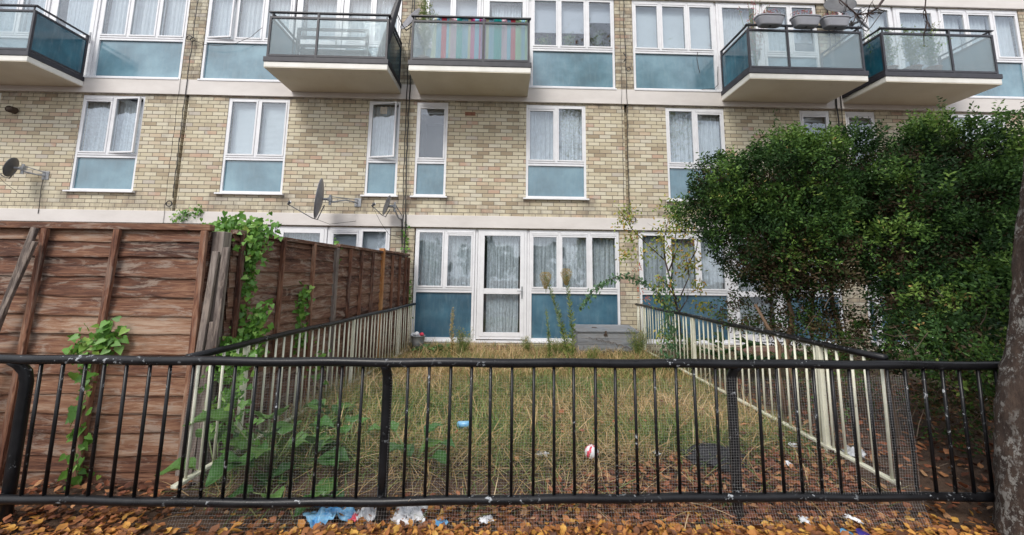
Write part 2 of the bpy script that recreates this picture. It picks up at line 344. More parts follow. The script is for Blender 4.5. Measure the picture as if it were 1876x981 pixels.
# ------------------------------------------------------------------ mesh building
class MB:
    def __init__(s): s.v = []; s.f = []; s.m = []; s.t = []
    def add(s, verts, faces, m=0, t=.5):
        k = len(s.v); s.v += [tuple(p) for p in verts]; s.t += [t] * len(verts)
        s.f += [tuple(i + k for i in f) for f in faces]; s.m += [m] * len(faces); return s
    def box(s, x0, x1, y0, y1, z0, z1, m=0, t=.5):
        v = [(x0, y0, z0), (x1, y0, z0), (x1, y1, z0), (x0, y1, z0), (x0, y0, z1), (x1, y0, z1), (x1, y1, z1), (x0, y1, z1)]
        return s.add(v, [(0, 3, 2, 1), (4, 5, 6, 7), (0, 1, 5, 4), (1, 2, 6, 5), (2, 3, 7, 6), (3, 0, 4, 7)], m, t)
    def beam(s, a, b, w, d, up=(0, 0, 1), m=0, t=.5):
        a, b = Vector(a), Vector(b); ax = (b - a).normalized(); up = Vector(up)
        sd = ax.cross(up)
        if sd.length < 1e-4: sd = ax.cross(Vector((1, 0, 0)))
        sd.normalize(); u2 = sd.cross(ax)
        v = []
        for p in (a, b):
            for i, j in ((-1, -1), (1, -1), (1, 1), (-1, 1)): v.append(p + sd * (w / 2 * i) + u2 * (d / 2 * j))
        return s.add(v, [(0, 3, 2, 1), (4, 5, 6, 7), (0, 1, 5, 4), (1, 2, 6, 5), (2, 3, 7, 6), (3, 0, 4, 7)], m, t)
    def tube(s, pts, r, n=8, m=0, t=.5, cap=True, wob=0):
        P = [Vector(p) for p in pts]; R_ = r if isinstance(r, (list, tuple)) else [r] * len(P)
        k = len(s.v); up = None
        for i, p in enumerate(P):
            d = (P[min(i + 1, len(P) - 1)] - P[max(i - 1, 0)]).normalized()
            if up is None: up = d.orthogonal().normalized()
            up = (up - d * up.dot(d));
            up = up.normalized() if up.length > 1e-5 else d.orthogonal().normalized()
            sd = d.cross(up)
            for j in range(n):
                a = 2 * PI * j / n; rr = R_[i] * (1 + (rnd.uniform(-wob, wob) if wob else 0))
                s.v.append(tuple(p + (up * math.cos(a) + sd * math.sin(a)) * rr)); s.t.append(t)
        for i in range(len(P) - 1):
            for j in range(n):
                a = k + i * n + j; b = k + i * n + (j + 1) % n; s.f.append((a, b, b + n, a + n)); s.m.append(m)
        if cap:
            s.f.append(tuple(k + j for j in range(n))[::-1]); s.m.append(m)
            e = k + (len(P) - 1) * n; s.f.append(tuple(e + j for j in range(n))); s.m.append(m)
        return s
    def sheet(s, fn, nu, nv, m=0, t=.5):
        k = len(s.v)
        for i in range(nu + 1):
            for j in range(nv + 1): s.v.append(tuple(fn(i / nu, j / nv))); s.t.append(t)
        for i in range(nu):
            for j in range(nv):
                a = k + i * (nv + 1) + j; s.f.append((a, a + nv + 1, a + nv + 2, a + 1)); s.m.append(m)
        return s
    def build(s, name, mats, parent=None, smooth=False, bevel=0):
        me = bpy.data.meshes.new(name); me.from_pydata(s.v, [], s.f)
        mats = mats if isinstance(mats, (list, tuple)) else [mats]
        for x in mats: me.materials.append(MATS[x])
        me.polygons.foreach_set('material_index', s.m)
        at = me.attributes.new('tint', 'FLOAT', 'POINT'); at.data.foreach_set('value', s.t)
        if smooth: me.polygons.foreach_set('use_smooth', [True] * len(s.f))
        me.update()
        return link(name, me, parent, bevel)
def link(name, me, parent=None, bevel=0):
    o = bpy.data.objects.new(name, me); COL.objects.link(o)
    if parent is not None:
        o.parent = parent
        o.matrix_parent_inverse = WM[parent.name].inverted()
    WM[o.name] = Matrix.Identity(4)
    if bevel:
        b = o.modifiers.new('bevel', 'BEVEL'); b.width = bevel; b.segments = 2; b.limit_method = 'ANGLE'
    return o
WM = {}
def thing(name, label, cat, loc=(0, 0, 0), group=None):
    o = bpy.data.objects.new(name, None); COL.objects.link(o); o.location = loc; o.empty_display_size = .1
    WM[o.name] = Matrix.Translation(loc); tag(o, label, cat, group); return o
def tag(o, label=None, cat=None, group=None, kind=None):
    if label: o['label'] = label
    if cat: o['category'] = cat
    if group: o['group'] = group
    if kind: o['kind'] = kind
    return o

# fast leaf / blade clouds -------------------------------------------------
TPL = {}
def tpl(name, v, f): TPL[name] = (np.array(v, float), np.array(f))
tpl('rhomb', [(0, 0, 0), (-.28, .5, .05), (0, 1, 0), (.28, .5, .05)], [(0, 3, 2, 1)])
tpl('oval', [(0, 0, 0), (-.26, .3, .05), (0, .33, -.02), (.26, .3, .05), (-.24, .65, .03), (0, .68, -.04), (.24, .65, .03), (0, 1, -.10)],
    [(0, 2, 1, 1), (0, 3, 2, 2), (1, 2, 5, 4), (2, 3, 6, 5), (4, 5, 7, 7), (5, 6, 7, 7)])
tpl('heart', [(0, 0, 0), (-.30, -.16, .05), (-.46, .12, .08), (0, .3, -.02), (.46, .12, .08), (.30, -.16, .05), (-.30, .48, .03), (.30, .48, .03), (0, 1, -.12)],
    [(0, 3, 2, 1), (0, 5, 4, 3), (3, 6, 2, 2), (3, 4, 7, 7), (3, 8, 6, 6), (3, 7, 8, 8)])
tpl('dry', [(0, 0, 0), (-.34, .22, .16), (0, .3, -.02), (.34, .22, .13), (-.40, .55, .20), (0, .6, .02), (.38, .6, .15), (-.14, .8, .13), (0, 1, .16), (.16, .84, .10), (0, -.25, .05)],
    [(0, 2, 1, 1), (0, 3, 2, 2), (1, 2, 5, 4), (2, 3, 6, 5), (4, 5, 8, 7), (5, 6, 9, 8), (10, 0, 1, 1)])
tpl('blade', [(-.5, 0, 0), (.5, 0, 0), (-.5, .35, .0), (.5, .35, .0), (-.4, .7, 0), (.4, .7, 0), (0, 1, 0)], [(0, 1, 3, 2), (2, 3, 5, 4), (4, 5, 6, 6)])

def cloud(kind, pos, dirs, normals, size, tint, width=None, zs=None):
    """instances the template; dirs = leaf axis, normals ~ leaf face normal"""
    v, f = TPL[kind]; n = len(pos)
    d = dirs / (np.linalg.norm(dirs, axis=1, keepdims=True) + 1e-9)
    s = np.cross(d, normals); s /= (np.linalg.norm(s, axis=1, keepdims=True) + 1e-9)
    nn = np.cross(s, d)
    size = np.broadcast_to(size, (n,)); w = size if width is None else np.broadcast_to(width, (n,))
    zz = size if zs is None else size * zs
    P_ = pos[:, None, :] + v[None, :, 0:1] * (s * w[:, None])[:, None, :] + v[None, :, 1:2] * (d * size[:, None])[:, None, :] + v[None, :, 2:3] * (nn * zz[:, None])[:, None, :]
    F = f[None] + (np.arange(n) * len(v))[:, None, None]
    return P_.reshape(-1, 3), F.reshape(-1, 4), np.repeat(np.broadcast_to(tint, (n,)), len(v))
def build_cloud(name, parts, mats, parent=None, smooth=False):
    """parts: list of (V, F, T, material index)"""
    V = []; F = []; T = []; MI = []; k = 0
    for (v, f, t, mi) in parts:
        V.append(v); F.append(f + k); T.append(t); MI.append(np.full(len(f), mi)); k += len(v)
    V = np.concatenate(V).astype(np.float32); F = np.concatenate(F); T = np.concatenate(T).astype(np.float32); MI = np.concatenate(MI).astype(np.int32)
    tri = F[:, 2] == F[:, 3]
    tot = np.where(tri, 3, 4).astype(np.int32); start = np.concatenate([[0], np.cumsum(tot)[:-1]]).astype(np.int32)
    keep = np.ones(F.shape, bool); keep[tri, 3] = False
    loops = F[keep].astype(np.int32)
    me = bpy.data.meshes.new(name); me.vertices.add(len(V)); me.vertices.foreach_set('co', V.ravel())
    me.loops.add(len(loops)); me.loops.foreach_set('vertex_index', loops)
    me.polygons.add(len(F)); me.polygons.foreach_set('loop_start', start); me.polygons.foreach_set('loop_total', tot)
    mats = mats if isinstance(mats, (list, tuple)) else [mats]
    for x in mats: me.materials.append(MATS[x])
    me.polygons.foreach_set('material_index', MI)
    at = me.attributes.new('tint', 'FLOAT', 'POINT'); at.data.foreach_set('value', T)
    if smooth: me.polygons.foreach_set('use_smooth', np.ones(len(F), bool))
    me.update(calc_edges=True); me.validate()
    return link(name, me, parent)
def rvec(n):
    a = rng.normal(size=(n, 3)); return a / np.linalg.norm(a, axis=1, keepdims=True)

# ------------------------------------------------------------------ ground
def sstep(a, b, x):
    t = min(1, max(0, (x - a) / (b - a))); return t * t * (3 - 2 * t)
def gh(x, y):
    h = .165 + .145 * sstep(-4.66, -4.2, y) * sstep(-.3, .05, x)
    h += .015 * math.sin(x * 2.3 + y * 1.7) * sstep(-4.7, -4.2, y) + .010 * math.sin(x * 5.1 - y * 4.3)
    return h
def ground():
    xs = [-150, -60, -30, -14] + [-9 + i * .12 for i in range(0, 180)] + [14, 18, 40, 80, 150]
    ys = [-150, -60, -25, -12, -7, -6] + [-5.5 + i * .08 for i in range(0, 72)] + [.5, 5, 30, 100]
    b = MB(); k = len(ys)
    for x in xs:
        for y in ys:
            inside = -9 <= x <= 12.6 and -5.5 <= y <= .3
            b.v.append((x, y, gh(x, y) if inside else .15)); b.t.append(.5)
    for i in range(len(xs) - 1):
        for j in range(k - 1):
            a = i * k + j; b.f.append((a, a + k, a + k + 1, a + 1)); b.m.append(0)
    tag(b.build('ground', 'soil', smooth=True), kind='structure')
    b = MB(); b.box(-150, 150, -9.2, -4.95, .02, .182)
    tag(b.build('pavement', 'asphalt'), kind='structure')
    b = MB(); b.sheet(lambda u, v: (-150 + 300 * u, -17 + 7.7 * v, .165), 2, 2)
    tag(b.build('road', 'road_asphalt'), kind='structure')
ground()

# ------------------------------------------------------------------ building
bld = thing('apartment_building', 'long yellow brick maisonette block with blue spandrel panels and projecting balconies', 'building', (0, 0, .17))
X0, X1, ZT = -12.75, 17.0, 9.9
G0, G1 = .44, 2.46            # ground floor window band
def mirrored(pc, s, a, b):
    return (pc + a, pc + b) if s > 0 else (pc - b, pc - a)
PAIRS = [-8.454, 0, 8.454]
holes = []; wins = []
for pc in PAIRS:
    for s in (-1, 1):
        holes.append((*mirrored(pc, s, .16, .76), 3.07, 4.93)); wins.append(('narrow', pc, s))
        holes.append((*mirrored(pc, s, 2.28, 3.44), 3.07, 4.93)); wins.append(('wide', pc, s))
        holes.append((*mirrored(pc, s, .22, 4.05), .40, 2.46)); wins.append(('ground', pc, s))
        holes.append((*mirrored(pc, s, .22, 4.05), 5.28, 7.22)); wins.append(('top', pc, s))
def brick_wall():
    xs = sorted({X0, X1, *[h[0] for h in holes], *[h[1] for h in holes]}); zs = sorted({.17, 2.4801, 2.711, 4.962, 5.269, 7.225, 7.461, ZT, *[h[2] for h in holes], *[h[3] for h in holes]})
    # vertical movement joints at the dwelling lines of the first floor
    joints = sorted({round(pc + s * 4.227, 3) for pc in (-8.454, 0, 8.454) for s in (-1, 1)})
    b = MB()
    def solid(i, j):
        if not (0 <= i < len(xs) - 1 and 0 <= j < len(zs) - 1): return False
        cx, cz = (xs[i] + xs[i + 1]) / 2, (zs[j] + zs[j + 1]) / 2
        return not any(h[0] < cx < h[1] and h[2] < cz < h[3] for h in holes)
    D = .16
    for i in range(len(xs) - 1):
        for j in range(len(zs) - 1):
            if not solid(i, j): continue
            a, c, e, g = xs[i], xs[i + 1], zs[j], zs[j + 1]
            js = [q for q in joints if a < q < c] if (e > 2.7 and g < 4.97) else []
            segs = []; p = a
            for q in js: segs.append((p, q - .03)); p = q + .03
            segs.append((p, c))
            for (u, v) in segs: b.add([(u, 0, e), (v, 0, e), (v, 0, g), (u, 0, g)], [(0, 1, 2, 3)])
            for q in js:
                b.add([(q - .03, 0, e), (q - .03, .09, e), (q - .03, .09, g), (q - .03, 0, g)], [(0, 1, 2, 3)])
                b.add([(q + .03, .09, e), (q + .03, 0, e), (q + .03, 0, g), (q + .03, .09, g)], [(0, 1, 2, 3)])
                b.add([(q - .03, .09, e), (q + .03, .09, e), (q + .03, .09, g), (q - .03, .09, g)], [(0, 1, 2, 3)])
            if not solid(i - 1, j): b.add([(a, D, e), (a, 0, e), (a, 0, g), (a, D, g)], [(0, 1, 2, 3)])
            if not solid(i + 1, j): b.add([(c, 0, e), (c, D, e), (c, D, g), (c, 0, g)], [(0, 1, 2, 3)])
            if not solid(i, j - 1): b.add([(a, D, e), (c, D, e), (c, 0, e), (a, 0, e)], [(0, 1, 2, 3)])
            if not solid(i, j + 1): b.add([(a, 0, g), (c, 0, g), (c, D, g), (a, D, g)], [(0, 1, 2, 3)])
    b.build('brick_wall', 'brick', bld)
    b = MB(); b.box(X0, X0 + .15, .161, 9, .17, ZT); b.box(X1 - .15, X1, .161, 9, .17, ZT); b.box(X0 + .151, X1 - .151, 8.8, 9, .17, ZT)
    b.build('side_wall', 'brick', bld)
    b = MB(); b.box(X0 + .16, X1 - .16, 1.3, 1.4, .17, ZT); b.build('inner_wall', 'room_wall', bld)
    b = MB()
    for z in (.2, 2.5, 5.0, 7.25, 9.7): b.box(X0 + .16, X1 - .16, .165, 1.29, z, z + .2)
    for pc in PAIRS:
        for s in (-1, 1):
            x = pc + s * 4.227
            if x < X1 - .3 and s > 0: b.box(x - .08, x + .08, .166, 1.28, .41, 9.69)
        b.box(pc - .08, pc + .08, .166, 1.28, .41, 9.69)
    b.build('floor_slab', 'dark_room', bld)
    b = MB(); b.box(X0 - .1, X1 + .1, -.1, 9.1, ZT, ZT + .18); b.build('roof', 'band_paint', bld)
    for (a, c, y) in ((2.482, 2.709, -.035), (4.965, 5.267, -.035), (7.228, 7.46, -.035)):
        b = MB(); b.box(X0, X1, y, -.001, a, c); b.build('concrete_band', 'band_paint', bld, bevel=.006)
brick_wall()

YF = .012      # front of the window frames
def curtain_mesh(b, x0, x1, z0, z1, y, amp=.014, fold=.085, seed=0, m=0, gather=0):
    r = random.Random(seed); ph = [r.uniform(0, 6.28) for _ in range(4)]; n = max(8, int((x1 - x0) / .012))
    def fn(u, v):
        x = x0 + (x1 - x0) * u; q = x / fold
        a = amp * (math.sin(6.28 * q + ph[0] + .7 * math.sin(3 * q + ph[1])) + .5 * math.sin(6.28 * q * 1.9 + ph[2]))
        a *= .7 + .5 * (1 - v)
        if gather: x = x0 + (x1 - x0) * (.5 + (u - .5) * (1 - gather * (1 - v)))
        return (x + .006 * math.sin(4 * v + ph[3] + 9 * u), y + a, z0 + (z1 - z0) * v)
    b.sheet(fn, n, 6, m)
def blind_mesh(b, x0, x1, z0, z1, y):
    z = z0
    while z < z1:
        b.box(x0, x1, y, y + .012, z, z + .0185); z += .024
def framed(b, x0, x1, z0, z1, w, y0, y1):
    b.box(x0, x0 + w, y0, y1, z0, z1); b.box(x1 - w, x1, y0, y1, z0, z1)
    b.box(x0 + w + .0005, x1 - w - .0005, y0 + .0006, y1, z1 - w, z1); b.box(x0 + w + .0005, x1 - w - .0005, y0 + .0006, y1, z0, z0 + w)
def add_window(x0, x1, z0, z1, lights, zsplit=None, covers=None, sill=True, vents=(), opens={}, seed=0, name='window', panelmat='blue_panel', fw=.042):
    """lights: list of x boundaries (inner mullion centres)"""
    b = MB(); yb = YF + .06
    framed(b, x0, x1, z0, z1, fw, YF, yb)
    zb = z0
    if zsplit:
        b.box(x0 + fw, x1 - fw, YF + .001, yb, zsplit - .048, zsplit - .012)       # head of the panel frame
        b.box(x0 + fw, x1 - fw, YF + .022, yb, zsplit - .012, zsplit + .004)       # dark gap set back
        b.box(x0 + fw, x1 - fw, YF + .001, yb, zsplit + .004, zsplit + .040)
        zb = zsplit
    edges = [x0 + fw] + list(lights) + [x1 - fw]
    for q in lights: b.box(q - .024, q + .024, YF + .0015, yb, zb + (.040 if zsplit else fw), z1 - fw)
    w = b.build(name, 'white_frame', bld)
    if sill:
        s = MB(); s.box(x0 - .05, x1 + .04, -.055, YF + .03, z0 - .032, z0 - .002); s.build('sill', 'white_frame', w, bevel=.004)
    if zsplit:
        p = MB(); p.box(x0 + fw, x1 - fw, YF + .032, YF + .045, z0 + fw, zsplit - .048); p.build('panel', panelmat if z0 < 1 else 'sky_gloss_blue_panel', w)
    for i in range(len(edges) - 1):
        a = edges[i] + (.024 if i else 0); c = edges[i + 1] - (.024 if i < len(edges) - 2 else 0)
        lo = zb + (.040 if zsplit else fw); hi = z1 - fw
        sb = MB(); sw = .030
        ang = opens.get(i, 0); y0 = YF - .010; y1 = YF + .026
        if i in vents:
            sb.box(a + .002, c - .002, y0 - .004, y1, hi - .052, hi - .030); sb.box(a + .002, c - .002, y0, y1, hi - .026, hi - .001); sh = hi - .056
        else: sh = hi - .001
        framed(sb, a + .001, c - .001, lo + .001, sh, sw, y0, y1)
        pb = MB(); pb.box(a + sw, c - sw, y0 + .018, y0 + .021, lo + sw, sh - sw)
        if ang:
            M_ = Matrix.Translation((a, y0, 0)) @ Matrix.Rotation(RAD(-ang), 4, 'Z') @ Matrix.Translation((-a, -y0, 0))
            for q in (sb, pb): q.v = [tuple(M_ @ Vector(p)) for p in q.v]
        sb.build('sash', 'white_frame', w, bevel=.003); pb.build('pane', 'glass', w)
        cv = covers[i] if covers else None
        if cv:
            cb = MB(); g = 0
            if cv in ('lace', 'net', 'white'):
                curtain_mesh(cb, a - .01, c + .01, lo - .02, hi - .01, .13, seed=seed + i, amp=.020 if cv != 'white' else .018)
                cb.build('curtain', {'lace': 'lace_curtain', 'net': 'net_curtain', 'white': 'white_curtain'}[cv], w, smooth=True)
            elif cv == 'blind':
                blind_mesh(cb, a + .005, c - .005, lo, hi - .02, .11); cb.build('blind', 'white_blind', w)
            elif cv.startswith('roll'):
                fr = float(cv[4:] or 1); cb.box(a - .005, c + .005, .12, .123, hi - (hi - lo) * fr, hi); cb.box(a - .005, c + .005, .115, .128, hi - (hi - lo) * fr - .02, hi - (hi - lo) * fr - .001)
                cb.build('blind', 'grey_blind', w)
    return w
def add_door(x0, x1, z0, z1, cover='net', hand=1, seed=0):
    b = MB(); yb = YF + .06; framed(b, x0, x1, z0, z1, .045, YF, yb); 
    fr = b.build('door_frame', 'white_frame', bld)
    d = MB(); a, c, lo, hi = x0 + .047, x1 - .047, z0 + .047, z1 - .047; y0 = YF - .008; zm = lo + (hi - lo) * .40
    d.box(a, a + .075, y0, YF + .03, lo, hi); d.box(c - .075, c, y0, YF + .03, lo, hi)
    d.box(a + .0755, c - .0755, y0 + .001, YF + .03, lo, lo + .075); d.box(a + .0755, c - .0755, y0 + .001, YF + .03, hi - .07, hi); d.box(a + .0755, c - .0755, y0 + .001, YF + .03, zm, zm + .10)
    do = d.build('door', 'white_frame', bld, bevel=.003)
    p = MB(); p.box(a + .076, c - .076, y0 + .018, y0 + .021, lo + .076, zm - .001); p.box(a + .076, c - .076, y0 + .018, y0 + .021, zm + .101, hi - .071); p.build('pane', 'glass', do)
    h = MB(); hx = c - .037 if hand > 0 else a + .037; h.box(hx - .013, hx + .013, y0 - .010, y0 - .0005, zm - .08, zm + .14)
    h.tube([(hx, y0 - .01, zm + .06), (hx, y0 - .045, zm + .06), (hx - .09 * hand, y0 - .045, zm + .06)], .008, 8)
    h.build('handle', 'zinc', do)
    if cover:
        for (u, v) in ((lo + .05, zm + .05), (zm + .05, hi - .03)):
            cb = MB(); curtain_mesh(cb, a + .11, c - .09, u, v, .13, seed=seed, amp=.016, fold=.06, gather=.06); cb.build('curtain', cover, do, smooth=True)
def mx_(pc, s, vals): return sorted(pc + s * v for v in vals)
def rev(s, L): return L if s > 0 else L[::-1]
for (kind, pc, s) in wins:
    sd = int(abs(pc) * 10 + s * 3 + 50)
    if kind == 'narrow':
        x0, x1 = mirrored(pc, s, .16, .76)
        op = {0: 11} if (pc == 0 and s < 0) else {}
        w = add_window(x0, x1, 3.07, 4.93, [], 3.755, ['roll.12'] if not op else ['net'], vents=() if op else (0,), opens=op, seed=sd)
    elif kind == 'wide':
        x0, x1 = mirrored(pc, s, 2.28, 3.44); m = (x0 + x1) / 2
        if pc == 0 and s < 0: cv, vt, op = ['blind', 'blind'], (), {}
        elif pc == 0: cv, vt, op = ['net', 'lace'], (0,), {}
        elif pc < 0: cv, vt, op = ['lace', 'lace'], (0,), ({1: 7} if s > 0 else {})
        else: cv, vt, op = ['net', 'net'], (1,), {}
        add_window(x0, x1, 3.07, 4.93, [m], 3.755, cv, vents=vt, opens=op, seed=sd)
    elif kind in ('ground', 'top'):
        z0, z1, zs = (G0, G1, 1.335) if kind == 'ground' else (5.285, 7.22, 6.115)
        a0, a1 = mirrored(pc, s, .24, 1.345); b0, b1 = mirrored(pc, s, 1.40, 2.31); c0, c1 = mirrored(pc, s, 2.36, 4.04)
        if kind == 'ground':
            cvA, cvC = (['lace', 'lace'], ['lace', 'lace', 'lace'])
            if pc == 0 and s < 0: cvA, cvC = ['roll1', 'roll1'], ['roll1'] * 3
            vA, vC = ((1,), (0, 1, 2)) if s > 0 else ((0,), (1,))
        else:
            cvA, cvC = ['net', 'white'], ['white', 'white', 'white']
            if pc == 0 and s > 0: cvA, cvC = ['roll.9', 'roll.95'], ['roll.62', 'roll.62', 'roll.38']
            if pc > 0 and s < 0: cvC = ['blind'] * 3; cvA = ['roll.7', 'net']
            vA, vC = ((), ()) if pc != 8.454 else ((), (0, 1, 2))
        opA = {}
        opC = {0: 6} if (kind == 'top' and pc == 0 and s < 0) else {}
        add_window(a0, a1, z0, z1, [(a0 + a1) / 2 + .0], zs, rev(s, cvA), sill=False, vents=vA, seed=sd)
        wC = (c1 - c0) / 3
        add_window(c0, c1, z0, z1, [c0 + wC * 1.0, c0 + wC * 2.0], zs, cvC, sill=False, vents=vC, opens=opC, seed=sd + 5)
        add_door(b0, b1, z0 + (.02 if kind == 'ground' else 0), z1, 'lace_curtain' if kind == 'ground' else 'net_curtain', 1, sd)
        b = MB(); u0, u1 = mirrored(pc, s, .22, 4.05)
        for g in (1.347, 2.312):                                           # posts between window and door
            p0, p1 = mirrored(pc, s, g, g + .046); b.box(p0 + .001, p1 - .001, YF + .02, YF + .07, z0, z1)
        b.build('mullion_post', 'white_frame', bld)
        b = MB()
        b.box(u0 - (0 if kind == 'ground' else -.002), u1, -.045, YF + .05, z0 - .034, z0 - .002)
        if kind == 'ground': b.box(u0, u1, -.006, YF + .055, .395, z0 - .035)
        b.build('sill', 'white_frame', bld, bevel=.003)
# brick course and steps below the ground floor frames are part of the building
b = MB(); b.box(X0, X1, -.05, -.002, .17, .393); b.build('plinth', 'brick', bld)
for pc in PAIRS:
    for s in (-1, 1):
        x0, x1 = mirrored(pc, s, 1.28, 2.42); b = MB(); b.box(x0, x1, -.36, -.052, .18, .365); b.box(x0 + .02, x1 - .02, -.60, -.362, .18, .27)
        b.build('door_step', 'step_brick', bld, bevel=.012)

def balcony(x0, x1, mid):
    yb = -.90
    s = MB(); s.box(x0, x1, yb, -.037, 5.082, 5.175); sl = s.build('balcony', 'slab_white', bld, bevel=.005)
    u = MB(); u.box(x0 + .004, x1 - .004, yb + .004, -.037, 5.070, 5.0815); u.build('soffit', 'cream_paint', sl)
    f = MB(); f.box(x0 - .012, x1 + .012, yb - .012, yb + .02, 5.176, 5.262); f.box(x0 - .012, x0 + .02, yb + .021, -.04, 5.176, 5.262); f.box(x1 - .02, x1 + .012, yb + .021, -.04, 5.176, 5.262)
    f.build('fascia', 'dark_frame', sl, bevel=.003)
    q = MB(); q.box(x0 + .03, x1 - .03, yb + .022, -.04, 5.177, 5.195); q.build('deck', 'band_paint', sl)
    z0, z1 = 5.285, 6.02
    r = MB(); t = .034
    xi0, xi1, yf = x0 + .02, x1 - .02, yb + .012
    for x in (xi0, mid - t / 2, xi1 - t): r.box(x, x + t, yf, yf + t, 5.262, z1 + (.075 if x == mid - t / 2 else .0))
    r.box(xi0 + t, xi1 - t, yf + .001, yf + t - .001, z0, z0 + t); r.box(xi0 + t, xi1 - t, yf + .001, yf + t - .001, z1 - t, z1)
    for x in (xi0, xi1 - t):
        r.box(x + .001, x + t - .001, yf + t, -.04, z0, z0 + t); r.box(x + .001, x + t - .001, yf + t, -.04, z1 - t, z1)
        r.box(x, x + t, -.075, -.04, 5.262, z1 + .07)
    r.build('railing_frame', 'dark_frame', sl)
    h = MB(); zt = 6.105
    h.box(xi0 - .02, xi1 + .02, yf - .004, yf + .042, zt - .012, zt + .008)
    for x in (xi0 - .004, xi1 - t): h.box(x, x + .038, yf + .043, -.04, zt - .012, zt + .008)
    for x in (xi0 + .03, xi1 - .05): h.box(x, x + .016, yf + .01, yf + .026, z1, zt - .012)
    h.build('handrail', 'dark_frame', sl)
    for (a, c) in ((xi0 + t, mid - t / 2), (mid + t / 2, xi1 - t)):
        g = MB(); g.box(a, c, yf + .013, yf + .019, z0 + t, z1 - t); g.build('glass_panel', 'frosted_glass', sl)
    for x in (xi0 + .012, xi1 - .02):
        g = MB(); g.box(x, x + .007, yf + t, -.04, z0 + t, z1 - t); g.build('side_panel', 'teal_panel', sl)
    return sl
BAL = {}
for key, (x0, x1, mid) in {'a': (-8.25, -6.17, -7.0), 'b': (-2.25, -.16, -1.40), 'c': (.20, 2.30, 1.47), 'd': (6.13, 8.24, 6.87), 'e': (8.56, 10.66, 9.83), 'f': (-10.6, -8.55, -9.8)}.items():
    BAL[key] = balcony(x0, x1, mid)

# vents and flue: fittings of the building
b = MB(); b.box(1.09, 1.29, -.006, .002, 4.675, 4.748)
for i in range(7):
    for j in range(3): b.box(1.105 + i * .026, 1.120 + i * .026, -.0105, -.0065, 4.683 + j * .021, 4.695 + j * .021)
b.build('air_brick', 'clay', bld)
b = MB(); b.tube([(-7.36, -.11, 4.57), (-7.39, .01, 4.58)], .062, 16, cap=False); b.tube([(-7.36, -.108, 4.57), (-7.39, .01, 4.58)], .05, 16, cap=True); b.build('flue_pipe', 'brown_dark', bld, smooth=True)
b = MB(); framed(b, -.50, -.38, 4.63, 4.76, .012, -.112, -.10)
for i in range(5): b.box(-.487, -.393, -.108, -.10, 4.648 + i * .022, 4.660 + i * .022)
b.build('extractor_vent', 'vent_plastic', bld)

# ------------------------------------------------------------------ timber fences
def lap_boards(a, b_, z0, z1, out, wh=.128, seed=0, t0=0):
    """horizontal overlapping waney boards between two ground points; out = outward side"""
    r = random.Random(seed); A = Vector((a[0], a[1], 0)); B = Vector((b_[0], b_[1], 0)); n = max(10, int((B - A).length / .05))
    O = Vector((out[0], out[1], 0)).normalized(); mb = MB(); z = z0; k = 0
    while z < z1 - .02:
        h = min(wh * r.uniform(.85, 1.15), z1 - z); ph = [r.uniform(0, 6.28) for _ in range(4)]; tt = r.random()
        top = min(z + h + .03, z1)
        def wav(u): L_ = u * (B - A).length; return .006 * math.sin(2.3 * L_ + ph[0]) + .004 * math.sin(6.3 * L_ + ph[1]) + .0025 * math.sin(17 * L_ + ph[2])
        def fn(u, v):
            P_ = A.lerp(B, u); w = wav(u); bow = .004 * math.sin(5 * u + ph[3])
            o, zz = [(0.002, z - .0), (.020 + bow, z + w - .004), (.021 + bow, z + w + .006), (.010 + bow, (z + top) / 2), (.004, top)][int(round(v * 4))]
            return P_ + O * o + Vector((0, 0, zz))
        mb.sheet(fn, n, 4, 0, tt); z += h; k += 1
    return mb
def fence_front():
    t = thing('timber_fence', 'reddish brown overlapping board fence panel facing the street behind the black railing', 'fence', (-1.2, -4.25, .13), 'brown timber fences')
    o = (0, -1)
    for i, (a, c) in enumerate((((-2.02, -4.235), (-.27, -4.245)), ((-3.9, -4.22), (-2.10, -4.235)))):
        lap_boards(a, c, .13, 1.92, o, seed=3 + i).build('boards', 'fence_wood', t)
        b = MB(); b.box(a[0] - .01, c[0] + .01, a[1] - .055, a[1] - .004, 1.90, 1.945, t=.5); b.build('cap_rail', 'batten_wood' if False else 'fence_wood', t, bevel=.004)
        b = MB(); b.box(a[0], c[0], a[1] + .008, a[1] + .03, .13, 1.90, t=.2); b.build('backing_frame', 'fence_wood', t)
        n = 4
        for x in ([-1.43, -.92, -.30] if i == 0 else [-3.4, -2.75, -2.14]):
            b = MB(); w = .042; b.beam((x - .045 if x < -.5 else x + .02, c[1] - .042, .13), (x + .006, c[1] - .042, 1.898), .026, w, (1, 0, 0), t=rnd.random()); b.build('batten', 'batten_wood', t, bevel=.003)
    b = MB(); b.box(-2.09, -2.03, -4.30, -4.20, .1, 1.93, t=.3); b.build('post', 'grey_post', t, bevel=.005)
fence_front()
